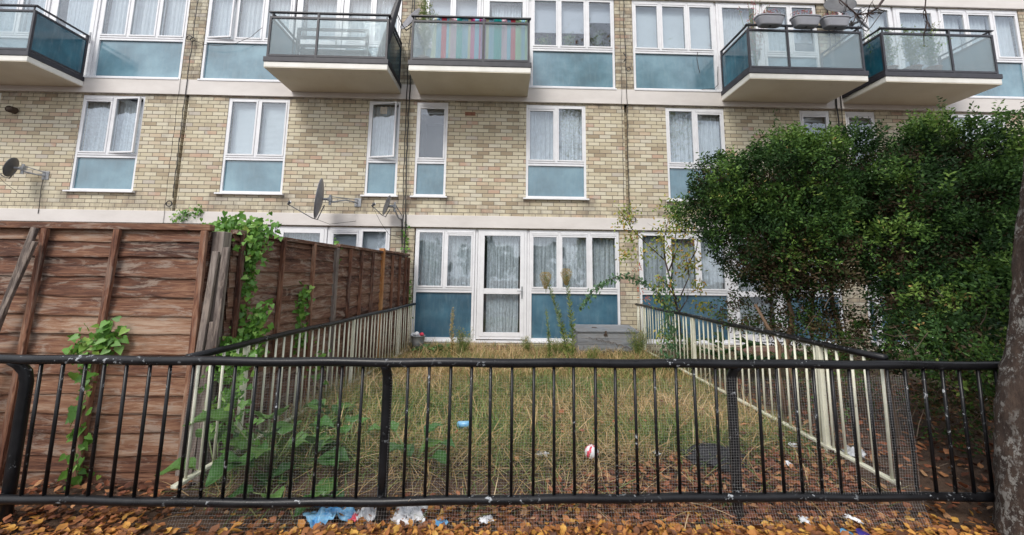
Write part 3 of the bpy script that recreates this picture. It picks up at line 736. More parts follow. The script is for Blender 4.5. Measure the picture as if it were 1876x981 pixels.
def fence_side():
    A, B = Vector((.15, -.10)), Vector((-.235, -4.16)); out = Vector((1, -.09))
    P_ = lambda y: A.lerp(B, (y + .10) / (-4.06))
    posts = [-.10, -1.283, -2.60, -4.13]
    t = thing('timber_fence', 'long dark brown board fence running back towards the building beside the overgrown garden', 'fence', (-.05, -2.1, .3), 'brown timber fences')
    for i in range(3):
        ya, yb = posts[i] - .03, posts[i + 1] + .03; a, c = P_(ya), P_(yb); z1 = 1.895 + .02 * (2 - i)
        lap_boards((a.x, a.y), (c.x, c.y), .33, z1, (out.x, out.y), .125, 20 + i).build('boards', 'fence_wood_side', t)
        b = MB(); q = .012; b.beam((a.x + q, a.y, z1 + .018), (c.x + q, c.y, z1 + .018), .06, .035, t=.5); b.build('cap_rail', 'fence_wood_side', t, bevel=.004)
        b = MB(); b.beam((a.x - .02, a.y, (z1 + .33) / 2), (c.x - .02, c.y, (z1 + .33) / 2), .02, z1 - .34, t=.1); b.build('backing_frame', 'fence_wood_side', t)
    for y in (-.16, -.324, -.599, -.917, -1.642, -1.988, -2.292, -3.065, -3.545, -4.03):
        p = P_(y) + out.normalized() * .036; b = MB(); b.beam((p.x, p.y, .34), (p.x, p.y, 1.905), .038, .028, (0, 1, 0), t=rnd.random()); b.build('batten', 'batten_wood', t, bevel=.003)
    for y, m, w, z in ((-1.283, 'orange_post', .075, 1.99), (-2.60, 'grey_post', .07, 1.90), (-4.20, 'grey_post', .085, 1.90)):
        p = P_(y) + out.normalized() * .01; b = MB(); b.beam((p.x, p.y, .2), (p.x, p.y, z), w, w, (0, 1, 0), t=rnd.random()); ob = b.build('post', m, t, bevel=.006)
        if m == 'orange_post': ob['label'] = 'newer orange fence post'
    # weathered split corner boards, nailed on at the corner
    for (x0, x1, z0, z1, dx) in ((-.235, -.185, .25, 1.75, -.03), (-.165, -.115, .15, 1.78, .02), (-.20, -.15, .1, 1.25, -.01)):
        b = MB(); b.beam((x0 + dx, -4.31, z0), ((x0 + x1) / 2, -4.27, z1), .045, .022, (0, 1, 0), t=rnd.random()); b.build('corner_board', 'grey_post', t, bevel=.003)
fence_side()
for i, (a, c, w, lb) in enumerate((((-1.64, -4.36, .80), (-1.47, -4.31, 1.90), .05, 'grey loose timber batten leaning on the brown fence at the far left'),
                                   ((-1.56, -4.40, 1.02), (-1.43, -4.33, 1.80), .028, 'thin pale splintered batten leaning beside the thicker loose one'))):
    b = MB(); a2 = Vector(a) - (Vector(c) - Vector(a)) * (.66 if i == 0 else 1.12); b.beam(a2, c, w * .85, .022, (0, 1, 0), t=.1 + .2 * i)
    tag(b.build('loose_batten', 'grey_post', bevel=.003), lb, 'timber batten', 'loose battens')

# ------------------------------------------------------------------ cream metal garden fences
def metal_fence(A, B, ztop, zbot, posts, label, gap=.104, seed=0):
    A, B = Vector(A), Vector(B); L_ = (B - A).length; d = (B - A) / L_
    t = thing('metal_garden_fence', label, 'fence', (A.x, A.y, .3), 'cream metal garden fences')
    r = random.Random(seed); s = .04; proto = None
    pd = [abs((p - A.y)) for p in posts]
    while s < L_ - .02:
        if all(abs(s - q) > .045 for q in pd):
            p = A + d * s
            if proto is None:
                b = MB(); b.tube([(0, 0, zbot - .02), (.001, 0, (ztop + zbot) / 2), (0, 0, ztop - .01)], .0085, 8); proto = b.build('bar', 'cream_metal', t, smooth=True); o = proto
            else: o = proto.copy(); COL.objects.link(o)
            o.location = (p.x, p.y, 0); o.rotation_euler = (RAD(r.uniform(-.5, .5)), RAD(r.uniform(-.4, .4)), 0)
        s += gap
    for y in posts:
        p = A + d * abs(y - A.y); b = MB(); b.box(p.x - .017, p.x + .017, p.y - .017, p.y + .017, .12, ztop - .015); b.build('post', 'cream_metal', t, bevel=.005)
    b = MB(); b.beam((A.x, A.y, zbot), (B.x, B.y, zbot), .038, .018); b.build('bottom_rail', 'cream_metal', t, bevel=.003)
    n = 14; b = MB(); pts = [Vector((A.x, A.y, ztop)).lerp(Vector((B.x, B.y, ztop)), i / n) + Vector((0, 0, .004 * math.sin(i * 1.3))) for i in range(n + 1)]
    b.tube(pts, .0225, 10); b.build('handrail', 'black_paint', t, smooth=True)
metal_fence((.325, -.20), (-.015, -4.67), 1.09, .36, [-.976, -2.52, -4.2], 'cream painted metal railing with black top rail along the brown timber fence', seed=1)
metal_fence((4.29, -.12), (4.282, -4.67), 1.12, .385, [-.5, -2.217, -4.16], 'cream painted metal railing with black top rail below the dark hedge', seed=2)

# ------------------------------------------------------------------ black street railing
def street_railing():
    t = thing('street_railing', 'black painted tubular railing with chipped paint in front of the garden', 'railing', (1.2, -4.58, .1))
    P_ = [(-3.6, -4.735), (-.94, -4.72), (.3, -4.74), (1.19, -4.735), (2.2, -4.72), (3.31, -4.70), (5.3, -4.695), (7.6, -4.695)]
    def Y(x):
        for (a, ya), (c, yc) in zip(P_, P_[1:]):
            if a <= x <= c: return ya + (yc - ya) * (x - a) / (c - a)
        return -4.695
    for (z, r) in ((1.083, .0265), (.325, .0245)):
        b = MB(); pts = [(x / 10, Y(x / 10), z + .0025 * math.sin(x * .9) - (.010 * math.exp(-((x / 10 - .6) / .9) ** 2) if z < 1 else 0)) for x in range(-36, 77)]
        b.tube(pts, r, 14); b.build('rail', 'black_paint', t, smooth=True)
    PX = [-3.05, -.937, 1.194, 3.306, 5.42]
    for i, x in enumerate(PX):
        b = MB(); y = Y(x); s = 1; dx = [.05, .05, .012, -.022, .03][i]
        pts = [(x, y + .05, -.05), (x, y + .05, .5), (x, y + .05, .94), (x - dx * .2 * s, y + .045, 1.0), (x - dx * .6 * s, y + .025, 1.045), (x - dx * s, y + .0, 1.075)]
        b.tube(pts, [.029, .029, .029, .029, .028, .026], 14); b.build('post', 'black_paint', t, smooth=True)
        b = MB(); b.tube([(x, y + .05, .325), (x, y, .325)], .018, 10); b.build('bracket', 'black_paint', t, smooth=True)
    b = MB(); b.tube([(0, 0, .33), (0, 0, 1.075)], .0092, 8); proto = b.build('bar', 'black_paint', t, smooth=True); first = True
    r = random.Random(5)
    for a, c in zip(PX, PX[1:]):
        n = 15 if c < 5 else 16; st = (c - a - .265) / n
        for k in range(n + 1):
            x = a + .135 + k * st; x += r.uniform(-.003, .003)
            if x < -1.6 and k % 1: continue
            o = proto if first else proto.copy()
            if not first: COL.objects.link(o)
            first = False; o.location = (x, Y(x), 0); o.rotation_euler = (RAD(r.uniform(-.25, .25)), RAD(r.uniform(-.35, .35)), 0)
street_railing()

def wire_net():
    x0, x1, z0, z1 = .03, 4.37, .175, 1.01; b = MB()
    def W(x, z):
        lean = -.07 * max(0, (.32 - z) / .15)
        return (x + .006 * math.sin(z * 7 + x), -4.700 + lean + .006 * math.sin(x * 2.1 + z * 3) + .004 * math.sin(x * 9 + z * 5), z + .010 * math.sin(x * 1.7) + .004 * math.sin(x * 6.3))
    r = .00025; x = x0
    while x <= x1:
        b.tube([W(x, z0 + (z1 - z0) * i / 8) for i in range(9)], r, 3, cap=False); x += .0155
    z = z0
    while z <= z1:
        b.tube([W(x0 + (x1 - x0) * i / 90, z) for i in range(91)], r, 3, cap=False); z += .0155
    tag(b.build('wire_mesh', 'mesh_wire'), 'fine galvanised wire mesh sheet tied behind the black street railing', 'wire mesh')
wire_net()

# ------------------------------------------------------------------ grass, leaves
def noise2(x, y, s, seed=0):
    r = np.random.default_rng(seed); a = 0
    for k in range(6):
        f = s * r.uniform(.6, 2.2); th = r.uniform(0, 6.28); a = a + np.sin((x * math.cos(th) + y * math.sin(th)) * f + r.uniform(0, 6.28))
    return a / 6
def ghv(x, y):
    t = np.clip((y + 4.70) / .55, 0, 1); s = t * t * (3 - 2 * t)
    u = np.clip((x + .3) / .35, 0, 1); t = np.clip((y + 4.66) / .46, 0, 1); s = t * t * (3 - 2 * t) * u * u * (3 - 2 * u)
    return .165 + .145 * s + .015 * np.sin(x * 2.3 + y * 1.7) * np.clip((y + 4.7) / .5, 0, 1) + .010 * np.sin(x * 5.1 - y * 4.3)
def grass():
    parts = []
    def lay(n, xr, yr, keep, ln, wd, tilt, tshift, seed, zoff=0):
        x = rng.uniform(*xr, n); y = rng.uniform(*yr, n); k = keep(x, y) > rng.random(n); x, y = x[k], y[k]; n = len(x)
        th = rng.uniform(0, 2 * PI, n) + 1.3 * noise2(x, y, 1.4, seed + 3); el = np.radians(np.clip(rng.normal(tilt, 18, n), 4, 88))
        d = np.stack([np.cos(th) * np.cos(el), np.sin(th) * np.cos(el), np.sin(el)], 1)
        L_ = ln * rng.uniform(.5, 1.4, n)
        g = noise2(x, y, 2.6, 77) * .8 - .16 * np.clip((-y - 2.4) / 1.5, -1, 1) + noise2(x, y, 7, seed + 1) * .35
        tint = np.clip(.55 + tshift + g * .42 + rng.normal(0, .2, n), 0, 1)
        z = ghv(x, y) - .01 + zoff * rng.random(n)
        # three segment curved blades
        w = wd * rng.uniform(.6, 1.4, n); s = np.cross(d, np.array([0, 0, 1.])); s /= np.linalg.norm(s, axis=1, keepdims=True) + 1e-9
        b0 = np.stack([x, y, z], 1); droop = rng.uniform(.15, .75, n)[:, None] * np.array([0, 0, -1.]); hz = d.copy(); hz[:, 2] = 0
        pts = [b0 + d * (L_ * t)[:, None] + (droop + .25 * hz) * (L_ * t * t * (.8 if tilt > 30 else .3))[:, None] for t in (0, .35, .7, 1.0)]
        for q in pts[1:]: q[:, 2] = np.maximum(q[:, 2], ghv(q[:, 0], q[:, 1]) + .004 + .02 * rng.random(n))
        V = np.stack([pts[0] - s * w[:, None], pts[0] + s * w[:, None], pts[1] - s * w[:, None], pts[1] + s * w[:, None], pts[2] - s * (w * .7)[:, None], pts[2] + s * (w * .7)[:, None], pts[3]], 1).reshape(-1, 3)
        F = np.array(TPL['blade'][1])[None] + (np.arange(n) * 7)[:, None, None]
        parts.append((V, F.reshape(-1, 4), np.repeat(tint, 7), 0))
    def inside(x, y):
        xl = .12 + (y + .2) * .072; front = np.clip((y + 4.52 - .25 * np.clip((x - 2.2) / 2, 0, 1)) / .45, .14, 1)
        return (x > xl - .02) * (x < 4.3) * front
    fr = (0.0, 4.3); yr = (-4.64, -.12)
    lay(52000, fr, yr, inside, .19, .0022, 20, -.02, 1, .06)
    lay(9000, fr, yr, inside, .26, .0032, 16, .10, 15, .09)
    lay(26000, fr, yr, inside, .17, .0022, 44, -.16, 5, .02)
    lay(7000, fr, yr, lambda x, y: inside(x, y) * (noise2(x, y, 3, 9) > .1), .28, .0020, 62, .0, 9)
    lay(9000, fr, (-4.6, -2.6), lambda x, y: inside(x, y) * (noise2(x, y, 2.2, 21) > .1), .17, .0022, 45, -.45, 11, .03)
    lay(5000, (4.3, 9), (-3.4, -.3), lambda x, y: x * 0 + 1, .14, .002, 50, -.25, 12)
    tag(build_cloud('grass', parts, 'grass_blade'), 'long matted dry grass with green patches covering the garden', 'grass', kind='stuff')
grass()
def leaves_on_ground(name, label, n, sampler, size, mat, seed, lift=.03):
    r = np.random.default_rng(seed); x, y = sampler(r, n); n = len(x)
    th = r.uniform(0, 2 * PI, n); el = r.normal(0, .32, n)
    d = np.stack([np.cos(th) * np.cos(el), np.sin(th) * np.cos(el), np.sin(el)], 1)
    up = np.stack([r.normal(0, .35, n), r.normal(0, .35, n), np.ones(n)], 1); up[r.random(n) < .35] *= -1
    L_ = size * r.uniform(.6, 1.35, n); z = ghv(x, y) + .006 + lift * r.random(n) ** 1.5
    z = np.where(y < -4.95, .19 + lift * .6 * r.random(n), z)
    tint = np.clip(r.random(n) * .85 + .12 * noise2(x, y, 2, seed), 0, 1)
    p = cloud('dry', np.stack([x, y, z], 1), d, up, L_, tint, width=L_ * r.uniform(.75, 1.15, n), zs=r.uniform(.3, 1.5, n))
    tag(build_cloud(name, [(*p, 0)], mat), label, 'fallen leaves', kind='stuff')
def s1(r, n):
    x = r.uniform(-3, 7.5, n); y = np.where(r.random(n) < .7, -4.86 + r.normal(0, .06, n), r.uniform(-5.15, -4.55, n))
    k = (((x > -3) & (x < -.08) & (r.random(n) < .9)) | ((x > -.1) & (x < 4.6)) & (r.random(n) < np.clip((x + .4) / 2.0, .22, 1)) | ((x > 4.4) & (r.random(n) < .35))); return x[k], y[k]
leaves_on_ground("fallen_leaves", "drift of orange and yellow fallen leaves along the foot of the street railing", 19000, s1, .040, 'dry_leaf', 1, .04)
def s2(r, n):
    x = np.concatenate([r.uniform(-3.6, -.15, n // 9), r.uniform(.1, 4.3, n)]); y = np.concatenate([r.uniform(-4.72, -4.3, n // 9), -4.68 + np.abs(r.normal(0, .36, n))])
    t = r.random(len(x)); k = (x < 0) | (t < np.clip((x - .9) / 2.2, .06, 1)) & (y < -4.57 + .50 * np.clip((x - 1.9) / 2.0, 0, 1) + .1 * r.random(len(x))); return x[k], y[k]
leaves_on_ground('fallen_leaves', 'reddish brown fallen leaves lying thick inside the front of the garden', 9500, s2, .038, 'red_dry_leaf', 2, .045)
def s3(r, n):
    return r.uniform(4.35, 7.5, n), r.uniform(-4.6, -2.2, n)
leaves_on_ground('fallen_leaves', 'brown dead leaves scattered under the dark hedge', 2400, s3, .045, 'red_dry_leaf', 3, .05)
def s4(r, n):
    x = r.uniform(.3, 4.2, n); y = r.uniform(-4.3, -1.2, n); k = r.random(n) < np.clip((-y - 2.2) / 2, .05, 1) * np.clip((x - 1) / 2, .15, 1); return x[k], y[k]
leaves_on_ground('fallen_leaves', 'single dead leaves caught on top of the dry grass', 500, s4, .045, 'red_dry_leaf', 4, .14)

# ------------------------------------------------------------------ climbing plants, weeds, shrubs
def path_points(path, n, spread, r):
    P_ = np.array(path, float); seg = np.linalg.norm(np.diff(P_, axis=0), axis=1); c = np.concatenate([[0], np.cumsum(seg)]); t = r.uniform(0, c[-1], n)
    i = np.clip(np.searchsorted(c, t) - 1, 0, len(seg) - 1); f = (t - c[i]) / seg[i]
    return P_[i] + (P_[i + 1] - P_[i]) * f[:, None] + r.normal(0, 1, (n, 3)) * np.array(spread)
def climber(label, loc, strands, mat='vine_leaf', kind='heart', face=(0.3, -1, .25), group=None, name='climbing_vine', cat='vine', stem='stem_green', sr=.0028, size=.042):
    """strands: (path, n leaves, spread)"""
    t = thing(name, label, cat, loc, group); b = MB(); parts = []; seed = int(abs(loc[0] * 100) + abs(loc[2] * 77)) + 3; r = np.random.default_rng(seed)
    for (path, n, spread) in strands:
        pts = []
        for k in range(len(path) - 1):
            for i in range(5): pts.append(Vector(path[k]).lerp(Vector(path[k + 1]), i / 5) + Vector((rnd.gauss(0, .006), rnd.gauss(0, .006), rnd.gauss(0, .006))))
        pts.append(Vector(path[-1])); b.tube(pts, sr, 5, cap=False)
        n = int(n * 1.35); p = path_points(path, n, spread, r)
        d = r.normal(0, .6, (n, 3)) + np.array([0, -.25, -.75]); nm = np.array(face)[None] + r.normal(0, .45, (n, 3))
        L_ = size * r.uniform(.5, 1.3, n); q = cloud(kind, p, d, nm, L_, np.clip(r.beta(2, 3, n), 0, 1), width=L_ * (1.0 if kind == 'heart' else .8)); parts.append((*q, 0))
    b.build('stem', stem, t, smooth=True); build_cloud('leaves', parts, mat, t); return t
climber('dense green bindweed tumbling over the fence corner and down to the garden railing', (-.2, -4.0, .4), [
    ([(-.47, -3.98, 1.90), (-.30, -3.97, 1.96), (-.06, -3.95, 1.93)], 330, (.07, .05, .05)),
    ([(-.40, -4.2, 1.84), (-.15, -3.93, 1.82)], 110, (.07, .04, .06)),
    ([(-.13, -3.95, 1.85), (-.18, -3.95, 1.64), (-.21, -3.95, 1.45), (-.22, -3.95, 1.28), (-.15, -3.98, 1.12), (-.22, -4.0, .96)], 320, (.042, .035, .035)),
    ([(-.03, -3.95, 1.34), (-.07, -3.95, 1.15), (-.03, -4.0, .98)], 140, (.035, .03, .03)),
    ([(-.28, -4.1, 1.0), (-.12, -4.2, 1.02), (.03, -4.2, 1.0)], 230, (.06, .04, .06)),
    ([(-.06, -4.3, 1.0), (.01, -4.3, .88), (.05, -4.32, .8), (-.03, -4.32, .6)], 85, (.05, .04, .05))])
climber('bushy clump of green ivy leaves hanging on the middle of the side fence', (-.1, -3.25, .9), [
    ([(-.08, -3.22, 1.46), (-.13, -3.22, 1.3), (-.17, -3.22, 1.10), (-.10, -3.22, .9)], 170, (.05, .03, .04))], size=.045)
climber('small tuft of green vine growing over the grey fence post', (-.1, -2.55, 1.7), [([(-.12, -2.53, 1.97), (-.10, -2.53, 1.66)], 42, (.02, .02, .03))], size=.04)
climber('vine with yellowing leaves climbing the front of the street side fence panel', (-.9, -4.35, .2), [
    ([(-.90, -4.32, .14), (-.96, -4.33, .5), (-.93, -4.33, .85), (-.91, -4.32, 1.1), (-.88, -4.32, 1.26)], 60, (.035, .02, .04)),
    ([(-.94, -4.33, 1.12), (-.80, -4.33, 1.18)], 30, (.05, .02, .05)), ([(-1.02, -4.33, 1.15), (-1.0, -4.33, .95)], 24, (.04, .02, .05)),
    ([(-.82, -4.33, 1.2), (-.83, -4.33, 1.02)], 22, (.04, .02, .03))], size=.052)
climber('thin vine with small leaves at the foot of the cable run beside the timber fence', (.05, -.04, 1.9), [([(.04, -.04, 2.5), (.06, -.04, 2.2), (.10, -.04, 1.75), (.16, -.06, 1.3), (.2, -.08, .9)], 95, (.035, .02, .05))], size=.05, face=(0, -1, .1))
climber('sprig of green leaves growing on the white band above the front fence', (-3.9, -.08, 2.6), [([(-4.15, -.06, 2.60), (-3.92, -.07, 2.64), (-3.70, -.06, 2.74)], 46, (.05, .02, .05))], size=.06, face=(0, -1, .1))
climber('tangle of bindweed low on the cream railing near its front end', (.1, -4.3, .4), [
    ([(.02, -4.4, .82), (.12, -4.35, .6), (.22, -4.3, .45)], 50, (.08, .06, .07)), ([(.12, -3.2, .85), (.10, -3.2, .55)], 26, (.04, .04, .05))])

def broad_plant(x, y, n, size, label, h=.3, seed=0):
    r = random.Random(seed); z = gh(x, y); t = thing('broad_leaved_weed', label, 'plant', (x, y, z), 'broad leaved weeds in the garden')
    for k in range(n):
        a = r.uniform(0, 6.28); el = r.uniform(.25, 1.2); L_ = size * r.uniform(.6, 1.15); H = h * r.uniform(.3, 1.0)
        d = Vector((math.cos(a) * math.cos(el), math.sin(a) * math.cos(el), math.sin(el)))
        p0 = Vector((x, y, z)); p1 = p0 + Vector((d.x * H * .8, d.y * H * .8, H * (.4 + .6 * d.z)))
        b = MB(); b.tube([p0, p0.lerp(p1, .5) + Vector((0, 0, .02)), p1], .004, 6, m=1)
        ax = Vector((d.x, d.y, .15 + .3 * d.z)).normalized(); sd = ax.cross(Vector((0, 0, 1))).normalized(); up = sd.cross(ax)
        ph = r.uniform(0, 6); tt = r.random()
        def fn(u, v):
            w = math.sin(PI * min(1, u * 1.02) ** .75) ** .8 * .5 * L_ if 0 < u < 1 else .004; s = (v - .5) * 2
            rip = .06 * L_ * math.sin(14 * u + ph) * abs(s) ** 2
            return p1 + ax * (L_ * u) + sd * (w * s) + up * (-.35 * L_ * u * u + abs(s) * w * .45 + rip)
        b.sheet(fn, 10, 6, 0, tt); b.build('leaf', ['broad_leaf', 'stem_green'], t, smooth=True)
for i, (x, y, n, s, lb, h) in enumerate([(.33, -4.33, 9, .22, 'large green dock plant with broad veined leaves behind the left of the railing', .42),
        (.06, -4.42, 6, .16, 'green broad leaved weed at the front end of the left cream railing', .3), (.58, -4.34, 6, .16, 'broad leaved weed between the big dock and the middle post', .28),
        (.50, -3.75, 8, .18, 'broad leaved weed under the bottom rail of the left cream railing', .25), (1.30, -4.34, 7, .15, 'broad leaved weed with drooping leaves just behind the middle black post', .3),
        (.78, -4.1, 5, .12, 'smaller broad leaved weed left of the middle post in the grass', .2), (.62, -.75, 8, .16, 'low green plant beside the grey bucket', .14),
        (.95, -.6, 6, .13, 'low green plant in front of the left blue panel', .12), (.45, -4.52, 6, .13, 'weed poking out under the bottom rail at the left', .12),
        (.78, -4.52, 5, .12, 'small weed below the bottom rail left of the blue bag', .12), (4.9, -1.9, 12, .24, 'lush green plant behind the right cream railing', .5),
        (5.5, -1.7, 12, .24, 'lush green plant below the neighbouring window', .45), (4.75, -.9, 10, .2, 'green plant near the wall behind the bare shrub', .4)]):
    broad_plant(x, y, n, s, lb, h, 50 + i)

def tall_weed(stems, label, seed, head=True, width=.045, loc=None, mat='weed_green'):
    r = np.random.default_rng(seed); x, y, z = loc; t = thing('tall_weed', label, 'plant', loc, 'tall weeds by the building'); b = MB(); parts = []; fl = []
    for path in stems:
        b.tube([Vector(p) for p in path], [.006] + [.0045] * (len(path) - 2) + [.0025], 6)
        n = 420; q = path_points(path, n, (.006, .006, .01), r); a = r.uniform(0, 6.28, n)
        hz = (q[:, 2] - path[0][2]) / (path[-1][2] - path[0][2]); el = .5
        d = np.stack([np.cos(a), np.sin(a) * .8, np.full(n, .75)], 1); L_ = width * 2 * (1.1 - .6 * np.clip(hz, 0, 1)) * r.uniform(.6, 1.2, n)
        parts.append((*cloud('rhomb', q, d, rvec(n), L_, r.random(n), width=L_ * .30), 0))
        if head:
            top = np.array(path[-1]); m = 1000; rr = r.random(m) ** .5; a = r.uniform(0, 6.28, m); hh = r.uniform(-.20, .06, m); W = .02 + (hh + .2) * .42
            W = np.where(hh > -.06, W * np.sqrt(np.clip(1 - ((hh + .06) / .125) ** 2, .02, 1)), W)
            q = top + np.stack([np.cos(a) * rr * W, np.sin(a) * rr * W, hh], 1)
            d = np.stack([np.cos(a) * .6, np.sin(a) * .6, np.ones(m)], 1) + r.normal(0, .2, (m, 3))
            fl.append((*cloud('rhomb', q, d, rvec(m), .021, r.random(m), width=.013), 0))
            for k in range(26):
                a_ = r.uniform(0, 6.28); p0 = Vector(top) + Vector((0, 0, r.uniform(-.28, -.06))); b.tube([p0, p0 + Vector((math.cos(a_) * .07, math.sin(a_) * .07, .14))], .0012, 3, cap=False)
    b.build('stem', 'stem_green', t, smooth=True); build_cloud('leaves', parts, mat, t)
    if fl: build_cloud('flower_head', fl, 'weed_flower', t)
tall_weed([[(2.92, -1.0, .32), (2.76, -1.0, .98), (2.60, -1.02, 1.45), (2.55, -1.0, 1.60)]], 'tall leaning fleabane with a fluffy head, left of the tall pair', 3, loc=(2.92, -1.0, .3))
tall_weed([[(2.96, -1.02, .32), (2.97, -1.0, .82), (2.93, -1.0, 1.2), (2.88, -1.0, 1.66)]], 'tall upright fleabane with a fluffy head right in front of the blue panel', 4, loc=(2.96, -1.02, .3))
tall_weed([[(2.62, -.98, .32), (2.60, -1.0, .7), (2.56, -1.0, 1.08)]], 'thin weed with a small tan head near the door', 5, loc=(2.62, -.98, .3), width=.03, head=False)
tall_weed([[(1.12, -1.0, .32), (1.09, -1.0, .75), (1.10, -1.0, 1.08)]], 'slender spike of weed standing before the left blue panel', 6, loc=(1.12, -1.0, .3), width=.032, head=False, mat='weed_flower')
def bushy_weed(x, y, w, h, label, n, seed, mat='weed_green', mat2='weed_flower'):
    r = np.random.default_rng(seed); z = gh(x, y); t = thing('bushy_weed', label, 'plant', (x, y, z), 'bushy weeds along the wall'); b = MB(); P_ = []; 
    for k in range(n):
        a = r.uniform(0, 6.28); e = r.uniform(0, 1) ** .6 * w; p1 = Vector((x + math.cos(a) * e, y + math.sin(a) * e * .6, z + h * r.uniform(.55, 1))); p0 = Vector((x + r.normal(0, .03), y + r.normal(0, .02), z))
        b.tube([p0, p0.lerp(p1, .5) + Vector((0, 0, .03)), p1], .0022, 4, cap=False); P_.append((p0, p1))
    q = []; 
    for (p0, p1) in P_:
        m = 42; f = r.uniform(.2, 1.02, m)[:, None]; q.append(np.array(p0) * (1 - f) + np.array(p1) * f + r.normal(0, .018, (m, 3)))
    q = np.concatenate(q); n2 = len(q); d = r.normal(0, .6, (n2, 3)) + np.array([0, 0, .7])
    b.build('stem', 'stem_green', t, smooth=True); k = q[:, 2] > z + h * .6
    build_cloud('leaves', [(*cloud('rhomb', q, d, rvec(n2), .042 * r.uniform(.5, 1.3, n2), r.random(n2), width=.010), 0), (*cloud('rhomb', q[k] + r.normal(0, .02, q[k].shape), d[k], rvec(k.sum()), .02, r.random(k.sum()), width=.01), 1)], [mat, mat2], t)
for i, a in enumerate([(1.25, -.75, .20, .42, 'yellow green bushy weed in front of the left blue panel', 30), (2.28, -.60, .10, .30, 'small green weed at the right of the door step', 14), (2.80, -.75, .20, .30, 'green and yellow weed patch at the foot of the tall fleabanes', 30),
                       (4.05, -.85, .20, .46, 'yellowish bushy weed against the right end of the grey chest', 32), (3.25, -1.15, .12, .22, 'small weed before the left end of the grey chest', 14), (4.55, -1.5, .25, .5, 'pale weed growing through the right cream railing', 26)]):
    bushy_weed(*a, 70 + i)

def bare_shrub():
    t = thing('small_tree', 'thin dark stemmed young tree with few yellow leaves behind the right cream railing', 'tree', (4.42, -1.6, .3))
    b = MB(); tr = [(4.42, -1.6, .28), (4.39, -1.6, .6), (4.39, -1.6, .98), (4.36, -1.6, 1.2), (4.30, -1.6, 1.5), (4.22, -1.6, 1.85)]
    b.tube(tr, [.026, .024, .021, .018, .015, .011], 8)
    limbs = [[(4.37, -1.6, 1.3), (4.10, -1.58, 1.67)], [(4.38, -1.6, 1.25), (4.50, -1.62, 1.52), (4.56, -1.6, 1.62), (4.52, -1.6, 1.95)], [(4.38, -1.6, 1.1), (4.56, -1.55, 1.32)], [(4.27, -1.6, 1.7), (4.38, -1.6, 1.98), (4.48, -1.62, 2.16), (4.62, -1.6, 2.5)],
             [(4.22, -1.6, 1.85), (4.2, -1.6, 2.1), (4.30, -1.6, 2.5)], [(4.22, -1.6, 1.85), (4.0, -1.6, 2.05), (3.75, -1.6, 2.3), (3.62, -1.6, 2.5)], [(4.5, -1.6, 1.7), (4.68, -1.6, 2.0), (4.73, -1.6, 2.24)], [(4.30, -1.6, 1.55), (4.33, -1.6, 1.9), (4.42, -1.6, 2.4), (4.4, -1.6, 2.75)]]
    for l in limbs: b.tube(l, [.011] + [.007] * (len(l) - 2) + [.003], 6)
    for k in range(46):
        l = rnd.choice(limbs); p = Vector(l[-1]).lerp(Vector(l[-2]), rnd.random()); q = p + Vector((rnd.gauss(0, .14), rnd.gauss(0, .1), rnd.uniform(-.05, .22))); b.tube([p, p.lerp(q, .5) + Vector((0, 0, .02)), q], [.003, .0022, .001], 4, cap=False)
    b.build('trunk', 'twig_dark', t, smooth=True)
    r = np.random.default_rng(9); cl = [(q[0], q[1], int(q[2] * 2.4), q[3] * 1.25) for q in [(3.69, 2.54, 40, .07), (3.60, 2.38, 18, .05), (3.76, 2.18, 26, .06), (3.68, 1.94, 30, .07), (4.0, 1.99, 26, .08), (4.2, 2.07, 24, .08), (4.35, 1.91, 24, .1), (4.56, 2.0, 26, .08), (4.38, 2.47, 24, .09), (4.67, 2.64, 26, .09), (4.14, 1.52, 22, .06), (4.3, 2.25, 24, .12), (4.5, 2.3, 22, .1), (4.62, 1.8, 30, .06), (4.68, 1.5, 30, .05), (4.72, 1.2, 30, .05), (4.35, 2.35, 30, .12), (4.45, 1.7, 20, .1), (4.2, 1.3, 24, .08), (4.2, .8, 24, .07), (4.3, 2.62, 20, .09)]]
    Q = np.concatenate([np.array([x, -1.62, z]) + r.normal(0, s, (n, 3)) * np.array([1, .8, .8]) for x, z, n, s in cl]); n = len(Q)
    parts = [(*cloud('oval', Q, r.normal(0, .5, (n, 3)) + np.array([0, 0, -.4]), rvec(n) + np.array([0, -1, .3]), .062 * r.uniform(.5, 1.2, n), r.random(n) * .95, width=.045), 0)]
    Q = np.concatenate([np.array([x, -1.62, z]) + r.normal(0, s, (n, 3)) for x, z, n, s in [(3.81, 1.75, 18, .035), (3.90, 1.3, 22, .035), (3.86, 1.42, 10, .03), (4.58, 2.15, 14, .03)]]); n = len(Q)
    parts.append((*cloud('oval', Q, r.normal(0, .5, (n, 3)) + np.array([0, 0, -.5]), rvec(n) + np.array([0, -1, .3]), .045, r.random(n), width=.02), 1))
    build_cloud('crown', parts, ['yellow_leaf', 'red_leaf'], t)
bare_shrub()
climber('arching branch with paired green leaves reaching left over the grey chest', (4.44, -1.35, .35), [([(4.44, -1.5, .32), (4.38, -1.4, .9), (4.27, -1.35, 1.25), (4.15, -1.32, 1.45), (3.97, -1.3, 1.56), (3.68, -1.3, 1.64), (3.43, -1.28, 1.54), (3.22, -1.25, 1.36), (3.04, -1.25, 1.12)], 420, (.028, .03, .032))],
        mat='grey_green_leaf', kind='oval', name='arching_shrub', cat='shrub', stem='stem_brown', sr=.006, size=.06, face=(0, -.8, .8))
